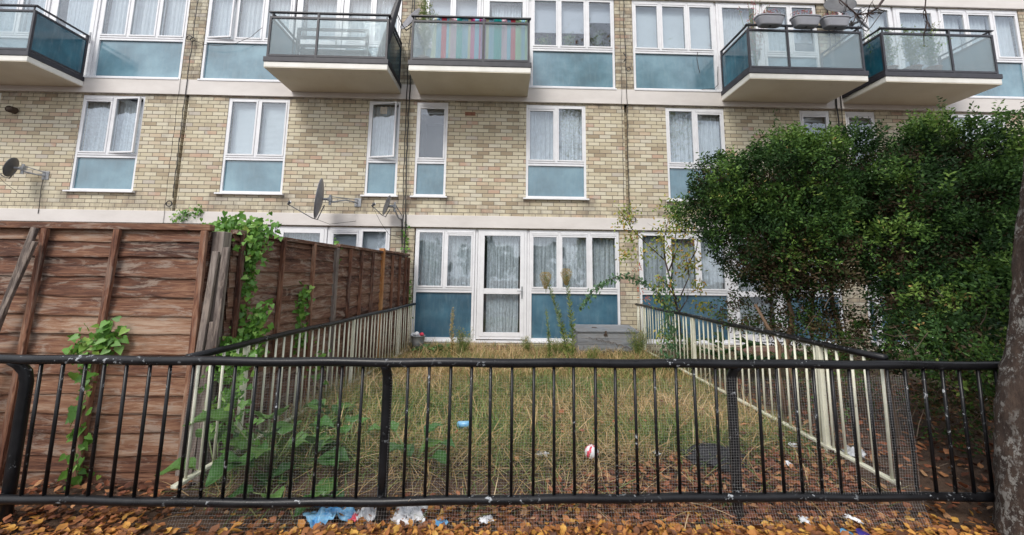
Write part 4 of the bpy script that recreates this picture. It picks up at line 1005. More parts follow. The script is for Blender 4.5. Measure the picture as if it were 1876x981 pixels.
climber('leafy climber wrapped round the stem of the thin young tree', (4.3, -1.7, .35), [([(4.2, -1.72, .3), (4.16, -1.7, .8), (4.22, -1.7, 1.2), (4.18, -1.7, 1.62)], 240, (.06, .05, .05)), ([(4.35, -1.75, .3), (4.32, -1.7, 1.0)], 110, (.07, .05, .05))], mat='grey_green_leaf', kind='oval', size=.06, name='climbing_plant', cat='climber', stem='stem_green')

# ------------------------------------------------------------------ the big hedge
def leaf_spray_cloud(centres, axes, r, per=12, L=(.026, .040), spread=.06, tint=None, flat=.5):
    n = len(centres); C = np.repeat(centres, per, axis=0); A = np.repeat(axes, per, axis=0); m = len(C)
    t = np.tile(np.linspace(0, 1, per), n)[:, None]; 
    side = np.cross(A, np.repeat(rvec(n), per, axis=0)); side /= np.linalg.norm(side, axis=1, keepdims=True) + 1e-9
    sg = np.tile(np.where(np.arange(per) % 2, 1, -1), n)[:, None]
    P_ = C + A * (t * spread * 1.9) + side * sg * .004 + r.normal(0, .007, (m, 3))
    d = A * .55 + side * sg * .8 + r.normal(0, .3, (m, 3)); nm = np.cross(A, side) + r.normal(0, .45, (m, 3)) + np.array([0, 0, .35])
    LL = r.uniform(*L, m); T = np.clip(np.repeat(tint, per) + r.normal(0, .07, m), 0, 1)
    return cloud('rhomb', P_, d, nm, LL, T, width=LL * .85)
HB = [(4.261, 2.381, -3.0, .41), (4.158, 2.749, -3, .26), (4.621, 2.526, -3.2, .5), (4.409, 1.945, -3.2, .43), (5.023, 2.684, -3.3, .49), (4.779, 2.043, -3.4, .38), (5.498, 2.81, -3.3, .46), (5.358, 2.36, -3.4, .33), (5.924, 2.874, -3.4, .40), (5.646, 2.295, -3.6, .40), (6.369, 2.822, -3.5, .44), (6.179, 2.304, -3.6, .45), (6.931, 2.833, -3.5, .44), (6.57, 2.241, -3.7, .44), (5.50, 1.772, -3.7, .33), (5.32, 1.388, -3.8, .24), (5.818, 1.772, -3.8, .42), (5.526, 1.361, -4.0, .34), (6.265, 1.778, -3.8, .38), (5.808, 1.373, -4.1, .30), (5.162, 1.157, -4.1, .20), (5.244, 1.151, -4.3, .18), (4.986, 1.058, -4.5, .09), (7.303, 2.591, -3.6, .5), (6.737, 1.922, -3.9, .46), (6.344, 1.379, -4.1, .34), (5.6, 2.3, -2.9, .45), (6.3, 1.6, -3.2, .5), (7.0, 1.5, -3.6, .5), (6.7, 2.7, -3.0, .5)]
HB = [(x + (.05 if x < 4.7 else 0), z - (.07 if z > 2.6 else 0) - (.10 if z > 2.6 and 4.8 < x < 6.1 else 0), y, q * .93) for x, z, y, q in HB]
HS = [(4.704, 1.668, -3.2, .25, 60), (4.773, 1.344, -3.3, .20, 44), (4.783, 1.094, -3.4, .18, 40), (4.374, 1.232, -3.0, .15, 34), (4.595, 1.16, -3.1, .13, 26), (5.25, 1.137, -3.3, .16, 44), (5.302, 1.0, -3.5, .18, 44), (5.177, 1.837, -3.3, .16, 22), (5.031, 1.454, -3.3, .16, 26), (4.9, 1.0, -3.5, .22, 34),
      (5.3, .8, -4.15, .22, 40), (5.7, .85, -4.1, .28, 60), (6.0, .7, -4.1, .30, 60), (6.4, .8, -4.1, .35, 60), (5.45, .55, -4.0, .22, 26), (4.75, .75, -3.7, .2, 22)]
def hedge():
    r = np.random.default_rng(4)
    t = thing('hedge', 'huge dark green overgrown hedge spilling over the railings at the right', 'hedge', (5.4, -3.5, .3))
    parts = []; C = np.array([(x, y, z) for x, z, y, _ in HB]); Rr = np.array([q[3] for q in HB])
    # foliage shell: sprays over uneven lumps
    cs = []; ax = []; ti = []
    def hidden(p, skip, lim):
        d_ = np.linalg.norm(p[:, None] - C[None], axis=2) / Rr[None]; d_[:, skip] = 9; return d_.min(1) < lim
    for i, (x, z, y, rad) in enumerate(HB):
        # inner leaf body under the surface, tinted dark as painted shade between clumps
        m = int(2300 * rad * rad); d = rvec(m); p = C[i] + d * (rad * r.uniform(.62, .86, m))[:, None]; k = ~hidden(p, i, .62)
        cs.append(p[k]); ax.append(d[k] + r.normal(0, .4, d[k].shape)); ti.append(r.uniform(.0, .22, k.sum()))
        # rounded clumps of shoots on top of it
        m = max(5, int(95 * rad * rad)); d = rvec(m); q = C[i] + d * (rad * r.uniform(.74, 1.06, m))[:, None]; k = ~hidden(q, i, .74); q = q[k]; d = d[k]
        for c_, dd in zip(q, d):
            thin = min(1, max(0, (2.1 - c_[2]) / .5)) * min(1, max(0, (5.25 - c_[0]) / .3))
            if r.random() < .38 * thin: continue
            R_ = r.uniform(.09, .20) * (.8 if rad < .25 else 1); n_ = int(2500 * R_ * R_); v = rvec(n_); v = v[(v @ dd) > -.35]
            v = v * np.array([1, 1, .85]); base = r.normal(.36, .19) + .12 * noise2(c_[0], c_[2], 3.0, 3)
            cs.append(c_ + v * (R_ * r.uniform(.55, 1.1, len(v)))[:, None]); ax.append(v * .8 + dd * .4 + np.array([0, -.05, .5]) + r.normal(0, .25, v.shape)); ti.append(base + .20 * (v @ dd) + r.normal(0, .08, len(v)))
    cs = np.concatenate(cs); ax = np.concatenate(ax); ti = np.concatenate(ti); ax /= np.linalg.norm(ax, axis=1, keepdims=True)
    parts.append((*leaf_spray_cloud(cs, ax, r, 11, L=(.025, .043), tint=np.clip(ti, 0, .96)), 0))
    # leading shoots that break the outline
    k = r.choice(len(cs), 700, replace=False); k = k[(cs[k][:, 2] > 1.3)]
    sh = cs[k] + ax[k] * .05; a2 = ax[k] * .5 + np.array([0, 0, .8]); a2 /= np.linalg.norm(a2, axis=1, keepdims=True)
    parts.append((*leaf_spray_cloud(sh, a2, r, 16, spread=.085, tint=np.clip(.42 + r.normal(0, .15, len(k)), 0, .95)), 0))
    k = r.choice(len(cs), 55, replace=False); parts.append((*leaf_spray_cloud(cs[k] + ax[k] * .03, ax[k], r, 9, tint=np.full(len(k), 1.0)), 0))
    # interior brown leaves and the thin lower clumps
    q = []; 
    for i, (x, z, y, rad) in enumerate(HB):
        m = int(520 * rad * rad * 4); q.append(C[i] + rvec(m) * (rad * r.uniform(.25, .75, m))[:, None])
    q = np.concatenate(q); parts.append((*leaf_spray_cloud(q, rvec(len(q)), r, 8, tint=r.random(len(q)) * .8), 1))
    lowl = q[(q[:, 0] < 4.9) & (q[:, 2] < 2.2)]
    ct = np.array([4.78, -3.45, 1.78]); d = rvec(1500); p = ct + d * np.array([.55, .3, .30]) * r.uniform(.4, 1, 1500)[:, None]; parts.append((*leaf_spray_cloud(p[:900], d[:900], r, 8, tint=r.random(900) * .8), 1)); parts.append((*leaf_spray_cloud(p[900:], d[900:], r, 9, tint=r.uniform(.05, .4, 600)), 0))
    for (x, z, y, rad, n) in HS:
        d = rvec(n * 3); p = np.array([x, y, z]) + d * (rad * r.uniform(.3, 1.1, n * 3))[:, None]; dk = r.random(n * 3) < .45
        parts.append((*leaf_spray_cloud(p[dk], d[dk], r, 9, tint=r.uniform(.1, .6, dk.sum())), 0)); parts.append((*leaf_spray_cloud(p[~dk], d[~dk], r, 9, tint=r.random((~dk).sum())), 1))
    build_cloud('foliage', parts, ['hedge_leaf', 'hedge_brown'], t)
    for path, rad in [([(4.62, -3.3, .25), (4.56, -3.3, .72), (4.60, -3.3, .95), (4.50, -3.3, 1.12), (4.42, -3.25, 1.35)], .022), ([(4.72, -3.35, .25), (4.66, -3.3, .92), (4.74, -3.3, 1.24), (4.66, -3.3, 1.67), (4.64, -3.3, 2.2)], .024),
                      ([(5.36, -3.35, .25), (5.29, -3.3, .72), (5.24, -3.3, 1.03), (5.17, -3.3, 1.35), (5.13, -3.3, 1.78), (5.17, -3.3, 2.06), (5.34, -3.3, 2.4)], .026), ([(5.0, -3.35, .25), (4.97, -3.3, .82), (4.90, -3.3, 1.13), (4.97, -3.3, 1.45), (5.06, -3.3, 1.78), (5.21, -3.3, 2.3)], .016),
                      ([(5.25, -3.75, .25), (5.22, -3.7, .82), (5.36, -3.7, 1.19), (5.47, -3.7, 1.67), (5.58, -3.7, 2.2)], .022), ([(5.9, -3.8, .2), (5.85, -3.8, .9), (6.0, -3.7, 1.7), (6.2, -3.6, 2.5)], .03), ([(6.5, -3.9, .2), (6.4, -3.9, .9), (6.6, -3.8, 1.8)], .026)]:
        b = MB(); b.tube([Vector(p) + Vector((rnd.gauss(0, .008), 0, 0)) for p in path], [rad * (1 - .5 * i / len(path)) for i in range(len(path))], 8, wob=.08); b.build('trunk', 'trunk_tan', t, smooth=True)
    b = MB()
    for k in range(300):
        x = rnd.uniform(4.45, 6.8); y = rnd.uniform(-4.45, -3.2); z = rnd.uniform(.3, 1.5) if k % 3 else rnd.uniform(.25, .7); a = rnd.uniform(0, 6.28); L_ = rnd.uniform(.08, .28); e = rnd.uniform(-.3, 1.1)
        p = Vector((x, y, z)); q = p + Vector((math.cos(a) * math.cos(e), math.sin(a) * math.cos(e) * .5, math.sin(e))) * L_
        b.tube([p, p.lerp(q, .5) + Vector((rnd.gauss(0, .02), 0, rnd.gauss(0, .02))), q], [.0035, .0025, .001], 4, cap=False)
    tag(b.build('twigs', 'stem_brown', t, smooth=True), kind='stuff')
hedge()

# ------------------------------------------------------------------ street tree at the right edge, with a low bare branch
def street_tree():
    t = thing('street_tree', 'rough lichen covered tree trunk cut by the right edge of the picture', 'tree', (5.03, -5.0, .16))
    b = MB(); r = random.Random(3)
    cl = [(5.03, .0, .40), (5.025, .318, .35), (5.017, .515, .33), (5.04, .73, .315), (5.051, .951, .295), (5.065, 1.092, .275), (5.064, 1.237, .24), (5.062, 1.383, .215), (5.082, 1.593, .20), (5.11, 1.807, .19), (5.159, 2.06, .18), (5.209, 2.287, .175), (5.278, 2.622, .17), (5.356, 2.97, .165), (5.446, 3.333, .16), (5.6, 4.2, .15), (5.7, 5.4, .13), (5.8, 7.2, .08)]
    pts = []; rr = []
    for (a, c) in zip(cl, cl[1:]):
        n = max(2, int((c[1] - a[1]) / .06))
        for i in range(n):
            f = i / n; pts.append(Vector((a[0] + (c[0] - a[0]) * f, -5.0, a[1] + (c[1] - a[1]) * f))); rr.append(a[2] + (c[2] - a[2]) * f)
    b.tube(pts, rr, 72)
    V = []
    for i, v in enumerate(b.v):
        c = pts[min(i // 72, len(pts) - 1)]; d = Vector(v) - c; a = math.atan2(d.y, d.x)
        k = 1 + .05 * math.sin(a * 3 + v[2] * 1.2) + .035 * math.sin(a * 7 + v[2] * 3) + .02 * math.sin(v[2] * 31 + a * 5) + .018 * math.sin(a * 13 + v[2] * 9) * math.sin(v[2] * 17 + a * 3) + r.gauss(0, .012); V.append(tuple(c + d * k))
    b.v = V; b.build('trunk', 'bark', t, smooth=True)
    b = MB()
    main = [(5.50, -5.0, 3.62), (4.95, -5.0, 3.74), (4.5, -5.0, 3.62), (4.3, -5.0, 3.45), (4.18, -5.0, 3.31), (4.13, -5.0, 3.245), (4.07, -5.0, 3.21), (4.00, -5.0, 3.20), (3.96, -5.0, 3.24), (3.90, -5.0, 3.30)]
    b.tube(main, [.05, .04, .03, .02, .0085, .007, .006, .005, .004, .003], 8, wob=.1)
    side = [[(4.5, -5.0, 3.62), (4.46, -5.0, 3.4), (4.43, -5.0, 3.25), (4.435, -5.0, 3.17)]]
    for s_ in side: b.tube(s_, [.006, .004, .003, .002], 6, wob=.15)
    for k in range(34):
        p = Vector(rnd.choice(main[4:] + side[0][1:])); q = p + Vector((rnd.gauss(0, .05), rnd.gauss(0, .03), rnd.gauss(-.015, .045))); b.tube([p, p.lerp(q, .5) + Vector((rnd.gauss(0, .01), 0, rnd.gauss(0, .01))), q], [.003, .0025, .0012], 5, wob=.2)
    b.build('branch', 'twig_dark', t, smooth=True)
    r2 = np.random.default_rng(8); b = MB(); P_ = []
    for k in range(26):
        a = k * 2.4; e = rnd.uniform(.1, .9); L_ = rnd.uniform(1.5, 3.2); p = Vector((5.72, -5.0, rnd.uniform(5.2, 7.0))); q = p + Vector((math.cos(a) * math.cos(e), math.sin(a) * math.cos(e), math.sin(e) + .15)) * L_
        b.tube([p, p.lerp(q, .5) + Vector((0, 0, .15)), q], [.05, .03, .01], 7); P_.append((p, q))
    b.build('limbs', 'bark', t, smooth=True)
    Q = np.concatenate([np.array(p.lerp(q, .7)) + r2.normal(0, .42, (420, 3)) for p, q in P_]); n = len(Q)
    build_cloud('crown', [(*cloud('oval', Q, rvec(n), rvec(n), .08, r2.random(n), width=.07), 0)], 'yellow_leaf', t)
street_tree()

# trees across the road, seen only as reflections in the glass
def far_tree(x, y, h, w, label, seed):
    r = np.random.default_rng(seed); t = thing('roadside_tree', label, 'tree', (x, y, .09), 'trees across the road'); b = MB()
    b.tube([(x, y, 0), (x + .1, y, h * .4), (x, y, h * .85)], [.28, .2, .06], 10)
    for k in range(12):
        a = k * 2.4; p = Vector((x, y, h * r.uniform(.3, .7))); b.tube([p, p + Vector((math.cos(a) * w * .6, math.sin(a) * w * .6, h * .2))], [.08, .02], 6)
    b.build('trunk', 'bark', t, smooth=True); n = 9000; cc = [(r.normal(0, w * .4), r.normal(0, w * .4), h * r.uniform(.4, .92)) for _ in range(16)]
    Q = np.concatenate([np.array([x + a, y + b_, z]) + rvec(n // 16) * (w * .34 * r.uniform(.3, 1, n // 16))[:, None] for a, b_, z in cc]); m = len(Q)
    build_cloud('crown', [(*cloud('oval', Q, rvec(m), rvec(m), .32, r.random(m) * .6, width=.26), 0)], 'hedge_leaf', t)
for i, (x, y, h, w) in enumerate([(-13, -30, 6.2, 3.2), (-6.5, -32, 4.8, 2.8), (0, -31, 5.6, 3.0), (6, -33, 4.6, 2.8), (12, -30, 6.4, 3.4), (19, -32, 5.5, 3.2)]):
    far_tree(x, y, h, w, 'leafy green tree standing across the road behind the photographer', 200 + i)

# ------------------------------------------------------------------ storage chest
def chest():
    t = thing('storage_chest', 'weathered grey wooden storage chest with metal hasp against the blue panel', 'chest', (3.62, -.5, .3))
    x0, x1, y0, y1, z0, z1 = 3.12, 4.13, -.62, -.12, .285, .685
    b = MB(); h = (z1 - z0) / 4
    for i in range(4):
        z = z0 + i * h; tt = rnd.random()
        b.box(x0, x1, y0, y0 + .02, z + .002, z + h - .002, t=tt); b.box(x0 + .002, x0 + .02, y0 + .021, y1, z + .002, z + h - .002, t=tt); b.box(x1 - .02, x1 - .002, y0 + .021, y1, z + .002, z + h - .002, t=tt)
    b.box(x0 + .003, x1 - .003, y1 - .02, y1 - .001, z0, z1); b.build('body', 'chest_wood', t, bevel=.002)
    b = MB(); b.box(x0 + .04, x1 - .04, y0 + .03, y1 - .03, z0 + .01, z1 - .01); b.build('lining', 'dark_room', t)
    b = MB(); b.add([(x0 - .02, y0 - .02, z1 + .004), (x1 + .02, y0 - .02, z1 + .004), (x1 + .02, y1 + .01, z1 + .045), (x0 - .02, y1 + .01, z1 + .045), (x0 - .02, y0 - .02, z1 + .028), (x1 + .02, y0 - .02, z1 + .028), (x1 + .02, y1 + .01, z1 + .07), (x0 - .02, y1 + .01, z1 + .07)],
                    [(0, 3, 2, 1), (4, 5, 6, 7), (0, 1, 5, 4), (1, 2, 6, 5), (2, 3, 7, 6), (3, 0, 4, 7)], t=.6); b.build('lid', 'chest_wood', t, bevel=.003)
    b = MB(); b.box(3.575, 3.605, y0 - .028, y0 - .021, z1 - .03, z1 + .03); b.box(3.56, 3.62, y0 - .012, y0 - .002, z1 - .05, z1 - .02); b.tube([(3.57, y0 - .03, z1 - .03), (3.57, y0 - .05, z1 - .055), (3.61, y0 - .05, z1 - .055), (3.61, y0 - .03, z1 - .03)], .005, 6)
    b.box(3.42, 3.50, -.40, -.37, z1 + .05, z1 + .058); b.build('hasp', 'brown_dark', t)
chest()
b = MB(); pts = [(3.30 + .013 * i, -.64, .60 - .0022 * i + .012 * math.sin(i * .8) - .06 * max(0, (i - 30) / 34)) for i in range(64)]
b.tube(pts, .0028, 5)
for p in pts[10::2]: b.tube([p, (p[0] + rnd.gauss(0, .01), p[1] - .004, p[2] - rnd.uniform(.012, .03))], .003, 4)
tag(b.build('dead_vine', 'brown_dark'), 'dead brown tendril trailing across the front of the grey chest', 'vine')

# ------------------------------------------------------------------ bucket with odds and ends
def bucket():
    t = thing('bucket', 'grey zinc bucket by the left blue panel', 'bucket', (.47, -.5, .36)); b = MB(); n = 22
    prof = [(.0, .375), (.085, .375), (.105, .50), (.112, .585), (.118, .588), (.118, .596), (.108, .596), (.098, .5), (.08, .385), (0, .385)]
    for i in range(n):
        for (r_, z) in prof: a = 2 * PI * i / n; b.v.append((.47 + r_ * math.cos(a), -.5 + r_ * math.sin(a), z)); b.t.append(.5)
    k = len(prof)
    for i in range(n):
        for j in range(k - 1): a = i * k + j; c = ((i + 1) % n) * k + j; b.f.append((a, c, c + 1, a + 1)); b.m.append(0)
    b.build('pail', 'zinc', t, smooth=True)
    b = MB(); b.tube([(.47 + .12 * math.cos(a), -.5 - .03, .59 - .05 * math.sin(a)) for a in np.linspace(0, PI, 12)], .003, 6); b.build('handle', 'zinc', t, smooth=True)
    b = MB(); b.tube([(.47, -.5, .33), (.47, -.5, .374)], .11, 16); b.build('base', 'brown_dark', t)
bucket()
def blob(name, loc, r3, mat, label, cat, seed=0, crumple=.25, n=14, mats=None, group=None):
    r = random.Random(seed); b = MB(); ph = [r.uniform(0, 6.28) for _ in range(6)]
    def fn(u, v):
        a = 2 * PI * u; e = PI * (v - .5); d = (math.cos(a) * math.cos(e), math.sin(a) * math.cos(e), math.sin(e))
        k = 1 + crumple * (math.sin(5 * d[0] + ph[0] + 3 * d[2]) * math.sin(6 * d[1] + ph[1]) + .6 * math.sin(11 * d[0] + 9 * d[1] + ph[2]) * math.cos(8 * d[2] + ph[3]) + .4 * math.sin(19 * d[0] - 15 * d[2] + ph[4]))
        return (loc[0] + r3[0] * d[0] * k, loc[1] + r3[1] * d[1] * k, loc[2] + r3[2] * d[2] * k)
    b.sheet(fn, n * 2, n)
    if mats:
        b.m = [(1 if math.sin(i * .37 + seed) > .3 else 0) for i in range(len(b.f))]
    o = b.build(name, mats or mat, smooth=(crumple < .1)); tag(o, label, cat, group); return o
blob('white_ball', (.45, -.52, .62), (.04, .04, .04), 'plastic_white', 'white ball lying in the zinc bucket', 'ball', 1, .04)
blob('red_ball', (.53, -.5, .61), (.035, .04, .032), 'plastic_red', 'red ball lying in the zinc bucket', 'ball', 2, .08)
blob('crumpled_paper', (.39, -.5, .60), (.045, .04, .03), 'plastic_clear', 'grey crumpled wrapper at the left in the zinc bucket', 'wrapper', 3, .3)

# ------------------------------------------------------------------ litter
def crumpled_sheet(name, x, y, z, w, d, h, mat, label, cat, seed, rot=0):
    r = random.Random(seed); ph = [r.uniform(0, 6.28) for _ in range(8)]; b = MB(); c, s = math.cos(rot), math.sin(rot)
    def fn(u, v):
        px, py = (u - .5) * w, (v - .5) * d; edge = 1 - .35 * abs(math.sin(3 * math.atan2(py, px + 1e-6) + ph[0]))
        px *= edge; py *= edge; hh = h * (.3 + .3 * math.sin(9 * u + ph[1]) * math.sin(8 * v + ph[2])) + h * .16 * math.sin(23 * u + 17 * v + ph[3]) * math.sin(19 * v - 7 * u + ph[4]) + h * .4 * max(0, 1 - ((u - .5) ** 2 + (v - .5) ** 2) * 5)
        return (x + px * c - py * s, y + px * s + py * c, max(z + .002, z + hh))
    b.sheet(fn, 30, 24); o = b.build(name, mat, smooth=True); tag(o, label, cat); m = o.modifiers.new('thickness', 'SOLIDIFY'); m.thickness = .002; return o
crumpled_sheet('plastic_bag', .89, -4.655, .175, .30, .15, .09, 'plastic_blue', 'crumpled blue and white plastic bag by the foot of the railing', 'plastic bag', 1, .35)
crumpled_sheet('plastic_bag', 1.11, -4.655, .175, .16, .12, .10, 'plastic_clear', 'small clear plastic bag left of the middle post foot', 'plastic bag', 2)
crumpled_sheet('plastic_bag', 1.355, -4.65, .175, .20, .14, .11, 'plastic_clear', 'larger clear crumpled plastic bag right of the middle post foot', 'plastic bag', 3)
crumpled_sheet('red_wrapper', 1.045, -4.66, .18, .08, .06, .04, 'plastic_red', 'small red wrapper between the two plastic bags', 'wrapper', 4)
b = MB(); b.box(1.29, 1.39, -4.72, -4.66, .17, .205); tag(b.build('carton', 'plastic_white', bevel=.01), 'small white carton under the clear plastic bag', 'carton')
crumpled_sheet('blue_wrapper', 1.545, -4.70, .18, .08, .05, .03, 'plastic_blue', 'small blue wrapper on the leaves right of the middle post', 'wrapper', 5)
def can(x, y, z, r_, L_, mat, label, rot, name='drink_can'):
    t = thing(name, label, 'can', (x, y, z)); d = Vector((math.cos(rot), math.sin(rot), .08)) * L_ / 2; c = Vector((x, y, z + r_))
    b = MB(); b.tube([c - d, c - d * .9, c, c + d * .9, c + d], [r_ * .75, r_, r_ * .96, r_, r_ * .75], 18, wob=.015); b.build('body', mat, t, smooth=True)
    b = MB(); b.tube([c + d, c + d * 1.02], r_ * .74, 16); b.build('lid', 'zinc', t)
can(1.575, -3.82, .375, .026, .10, 'plastic_blue', 'pale blue drink can lying in the grass', -.15)
blob('play_ball', (2.52, -4.24, .375), (.048, .045, .045), None, 'red and white ball lying in the dry grass', 'ball', 6, .06, mats=['plastic_white', 'plastic_red'])
blob('black_cloth', (3.40, -4.22, .33), (.20, .13, .07), 'black_cloth', 'heap of black cloth behind the right hand post', 'cloth', 7, .18, n=20)
for i, (x, y, w, d, m, lb) in enumerate([(3.86, -4.32, .06, .05, 'plastic_white', 'small white scrap of paper right of the black cloth'), (4.46, -4.18, .20, .14, 'plastic_clear', 'pale crumpled paper bag beyond the foot of the right cream railing'), (4.08, -4.10, .11, .07, 'plastic_clear', 'grey plastic scrap in the grass near the right cream railing'),
        (3.95, -4.70, .11, .06, 'plastic_white', 'flat white paper under the bottom rail at the right'), (2.18, -4.16, .10, .07, 'plastic_clear', 'clear plastic scrap in the dry grass left of the ball'), (1.80, -4.68, .10, .07, 'plastic_clear', 'translucent scrap below the bottom rail near the middle'),
        (3.65, -4.72, .07, .06, 'plastic_clear', 'tiny pale scrap among the red leaves below the rail'), (3.0, -4.2, .05, .04, 'plastic_white', 'tiny white scrap in the red leaves left of the black cloth')]):
    crumpled_sheet('paper_scrap', x, y, gh(x, y) + .03, w, d, .05 if w > .15 else .025, m, lb, 'litter', 20 + i, i * .7)
b = MB(); b.box(5.62, 5.72, -4.02, -4.015, .66, .73); o = b.build('paper_note', 'plastic_white', bevel=.002); tag(o, 'small square of white paper caught in the hedge twigs', 'paper'); 
for (x, m, lb) in ((3.80, 'plastic_blue', 'bright blue bottle cap on the leaves at the bottom edge'), (3.89, 'navy_plastic', 'dark violet plastic cap on the leaves at the bottom edge')):
    b = MB(); b.tube([(x, -4.83, .18), (x + .003, -4.832, .195), (x + .006, -4.836, .212)], [.038, .04, .033], 18); tag(b.build('bottle_cap', m, smooth=True), lb, 'cap')
b = MB(); b.tube([(1.80, -.92, .33), (1.80, -.92, .352)], .2, 24); b.v = [(v[0], -.92 + (v[1] + .92) * .6, v[2]) for v in b.v]; tag(b.build('plastic_disc', 'green_mat', bevel=.004), 'round green lid lying in the grass before the door', 'disc')

# ------------------------------------------------------------------ satellite dishes
def dish(label, c, az, el, R_, mat, wall, armlen=.55, name='satellite_dish', armdrop=.0, group='satellite dishes'):
    """c = dish centre; az/el = direction it faces; wall = mounting point on the wall"""
    t = thing(name, label, 'satellite dish', c, group); c = Vector(c); a, e = RAD(az), RAD(el)
    f = Vector((math.sin(a) * math.cos(e), -math.cos(a) * math.cos(e), math.sin(e))); s = f.cross(Vector((0, 0, 1))).normalized(); u = s.cross(f)
    b = MB(); n, m = 28, 7
    for (off, rev_) in ((0, False), (-.008, True)):
        k = len(b.v)
        for i in range(n):
            for j in range(m + 1):
                r_ = j / m; an = 2 * PI * i / n; q = c + s * (R_ * .92 * r_ * math.cos(an)) + u * (R_ * 1.06 * r_ * math.sin(an)) + f * (.16 * R_ * r_ * r_ * 1.2 + off); b.v.append(tuple(q)); b.t.append(.5)
        for i in range(n):
            for j in range(m):
                p = k + i * (m + 1) + j; q = k + ((i + 1) % n) * (m + 1) + j; fc = (p, q, q + 1, p + 1); b.f.append(fc if not rev_ else fc[::-1]); b.m.append(0)
    k2 = n * (m + 1)
    for i in range(n): p = i * (m + 1) + m; q = ((i + 1) % n) * (m + 1) + m; b.f.append((p, q, q + k2, p + k2)); b.m.append(0)
    b.build('reflector', mat, t, smooth=True)
    lo = c - u * R_ * 1.02 + f * (.2 * R_); tip = c - u * R_ * .55 + f * armlen; b = MB()
    b.tube([c - f * .05 - u * R_ * .3, lo - f * .05 - u * .03, lo + f * .03 - u * .015, tip], .0085, 8); b.build('arm', 'dish_dark', t, smooth=True)
    b = MB(); b.tube([tip - u * .01, tip + (c - tip).normalized() * .03 + u * .03], .018, 10); b.tube([tip + u * .03, tip + u * .03 + (c - tip).normalized() * .035], .026, 12); b.tube([tip + u * .03 + (c - tip).normalized() * .036, tip + u * .03 + (c - tip).normalized() * .046], .024, 12, m=1); b.build('receiver', ['dish_dark', 'plastic_white'], t, smooth=True)
    b = MB(); W = Vector(wall); mid = Vector((c.x - f.x * .12, c.y - f.y * .12, c.z)); b.tube([c - f * .012, mid], .022, 8); b.tube([mid + Vector((0, 0, -.10)), mid + Vector((0, 0, .08))], .019, 10)
    b.tube([mid + Vector((0, 0, -.05)), (mid.x * .4 + W.x * .6, mid.y * .5 + W.y * .5, W.z), W], .014, 8); b.tube([mid + Vector((0, 0, .05)), W + Vector((0, 0, .06))], .009, 6); b.box(W.x - .06, W.x + .06, -.012, -.002, W.z - .07, W.z + .09)
    b.box(mid.x - .03, mid.x + .03, mid.y - .03, mid.y + .03, mid.z - .03, mid.z + .03); b.build('bracket', 'zinc', t)
    b = MB(); p = tip; q = Vector((W.x, -.05, W.z - .35)); b.tube([p, p.lerp(q, .3) + Vector((0, 0, -.12)), p.lerp(q, .6) + Vector((0, 0, -.17)), q], .0035, 5); b.build('lead', 'black_cable', t, smooth=True)
dish('large grey satellite dish seen nearly edge on above the timber fence', (-1.26, -.55, 2.88), -72, 6, .335, 'dish_grey', (-.86, -.01, 2.92), .50)
dish('smaller dark satellite dish to the right of the large grey one', (-.20, -.32, 2.82), -58, 14, .175, 'dish_dark', (-.02, -.01, 2.62), .26)
dish('small satellite dish with tangled cables at the far left wall', (-6.85, -.30, 3.40), -66, 12, .17, 'dish_dark', (-6.62, -.01, 3.33), .26)
dish('pale satellite dish at the brick pier between the two middle balconies', (.10, -.42, 6.33), -40, 25, .26, 'dish_grey', (.06, -.01, 6.35), .36)
dish('dark satellite dish above the planters at the top right', (8.42, -.30, 6.95), -20, 30, .28, 'dish_dark', (8.46, -.01, 6.85), .3)
dish('lower grey satellite dish behind the bare twigs near the rightmost balcony', (8.75, -.34, 6.62), 30, 20, .24, 'dish_grey', (8.6, -.01, 6.6), .3)

# ------------------------------------------------------------------ cables and pipes on the wall
def cable(label, pts, r=.006, coils=(), mat='black_cable', name='wall_cable', wob=.006, group='cables on the wall'):
    b = MB(); P_ = []
    for a, c in zip(pts, pts[1:]):
        n = max(2, int((Vector(c) - Vector(a)).length / .15))
        for i in range(n): q = Vector(a).lerp(Vector(c), i / n); P_.append(q + Vector((rnd.gauss(0, wob), 0, 0)))
    P_.append(Vector(pts[-1])); b.tube(P_, r, 6)
    for (x, y, z, cr, turns) in coils:
        b.tube([(x + cr * math.cos(i * .4) * (1 + .15 * math.sin(i * .13)), y - .003 * math.sin(i), z + cr * math.sin(i * .4) * (1 + .1 * math.cos(i * .17))) for i in range(int(16 * turns))], r * .9, 5)
    tag(b.build(name, mat, smooth=True), label, 'cable', group)
cable('thick black cable running down the pier between the two middle balconies', [(.035, -.055, 7.4), (.03, -.055, 5.9), (.01, -.055, 4.9), (.02, -.055, 3.7), (.05, -.055, 2.7), (.06, -.055, 1.7)], .012)
cable('second cable close to the left of the thick one below the middle balconies', [(-.01, -.06, 7.4), (-.035, -.05, 5.9), (-.04, -.05, 4.9), (-.03, -.05, 3.7), (.0, -.05, 2.7), (.02, -.05, 1.9)], .009)
cable('cable from the small dark dish down to the ground floor pier', [(-.02, -.06, 2.62), (-.0, -.07, 2.45), (.0, -.05, 2.2), (.03, -.05, 1.6)], .006)
cable('thin cable on the left pier with a black coil above the white band', [(-4.2, -.05, 7.4), (-4.22, -.05, 6.0), (-4.235, -.048, 4.9), (-4.24, -.03, 2.95)], .007, [(-4.27, -.07, 6.10, .045, 2), (-4.20, -.07, 6.07, .04, 2), (-4.28, -.05, 2.84, .05, 4)])
cable('very thin cable left of the joint on the left part of the wall', [(-4.34, -.045, 7.4), (-4.36, -.045, 5.2), (-4.36, -.045, 3.6), (-4.35, -.045, 2.45)], .003)
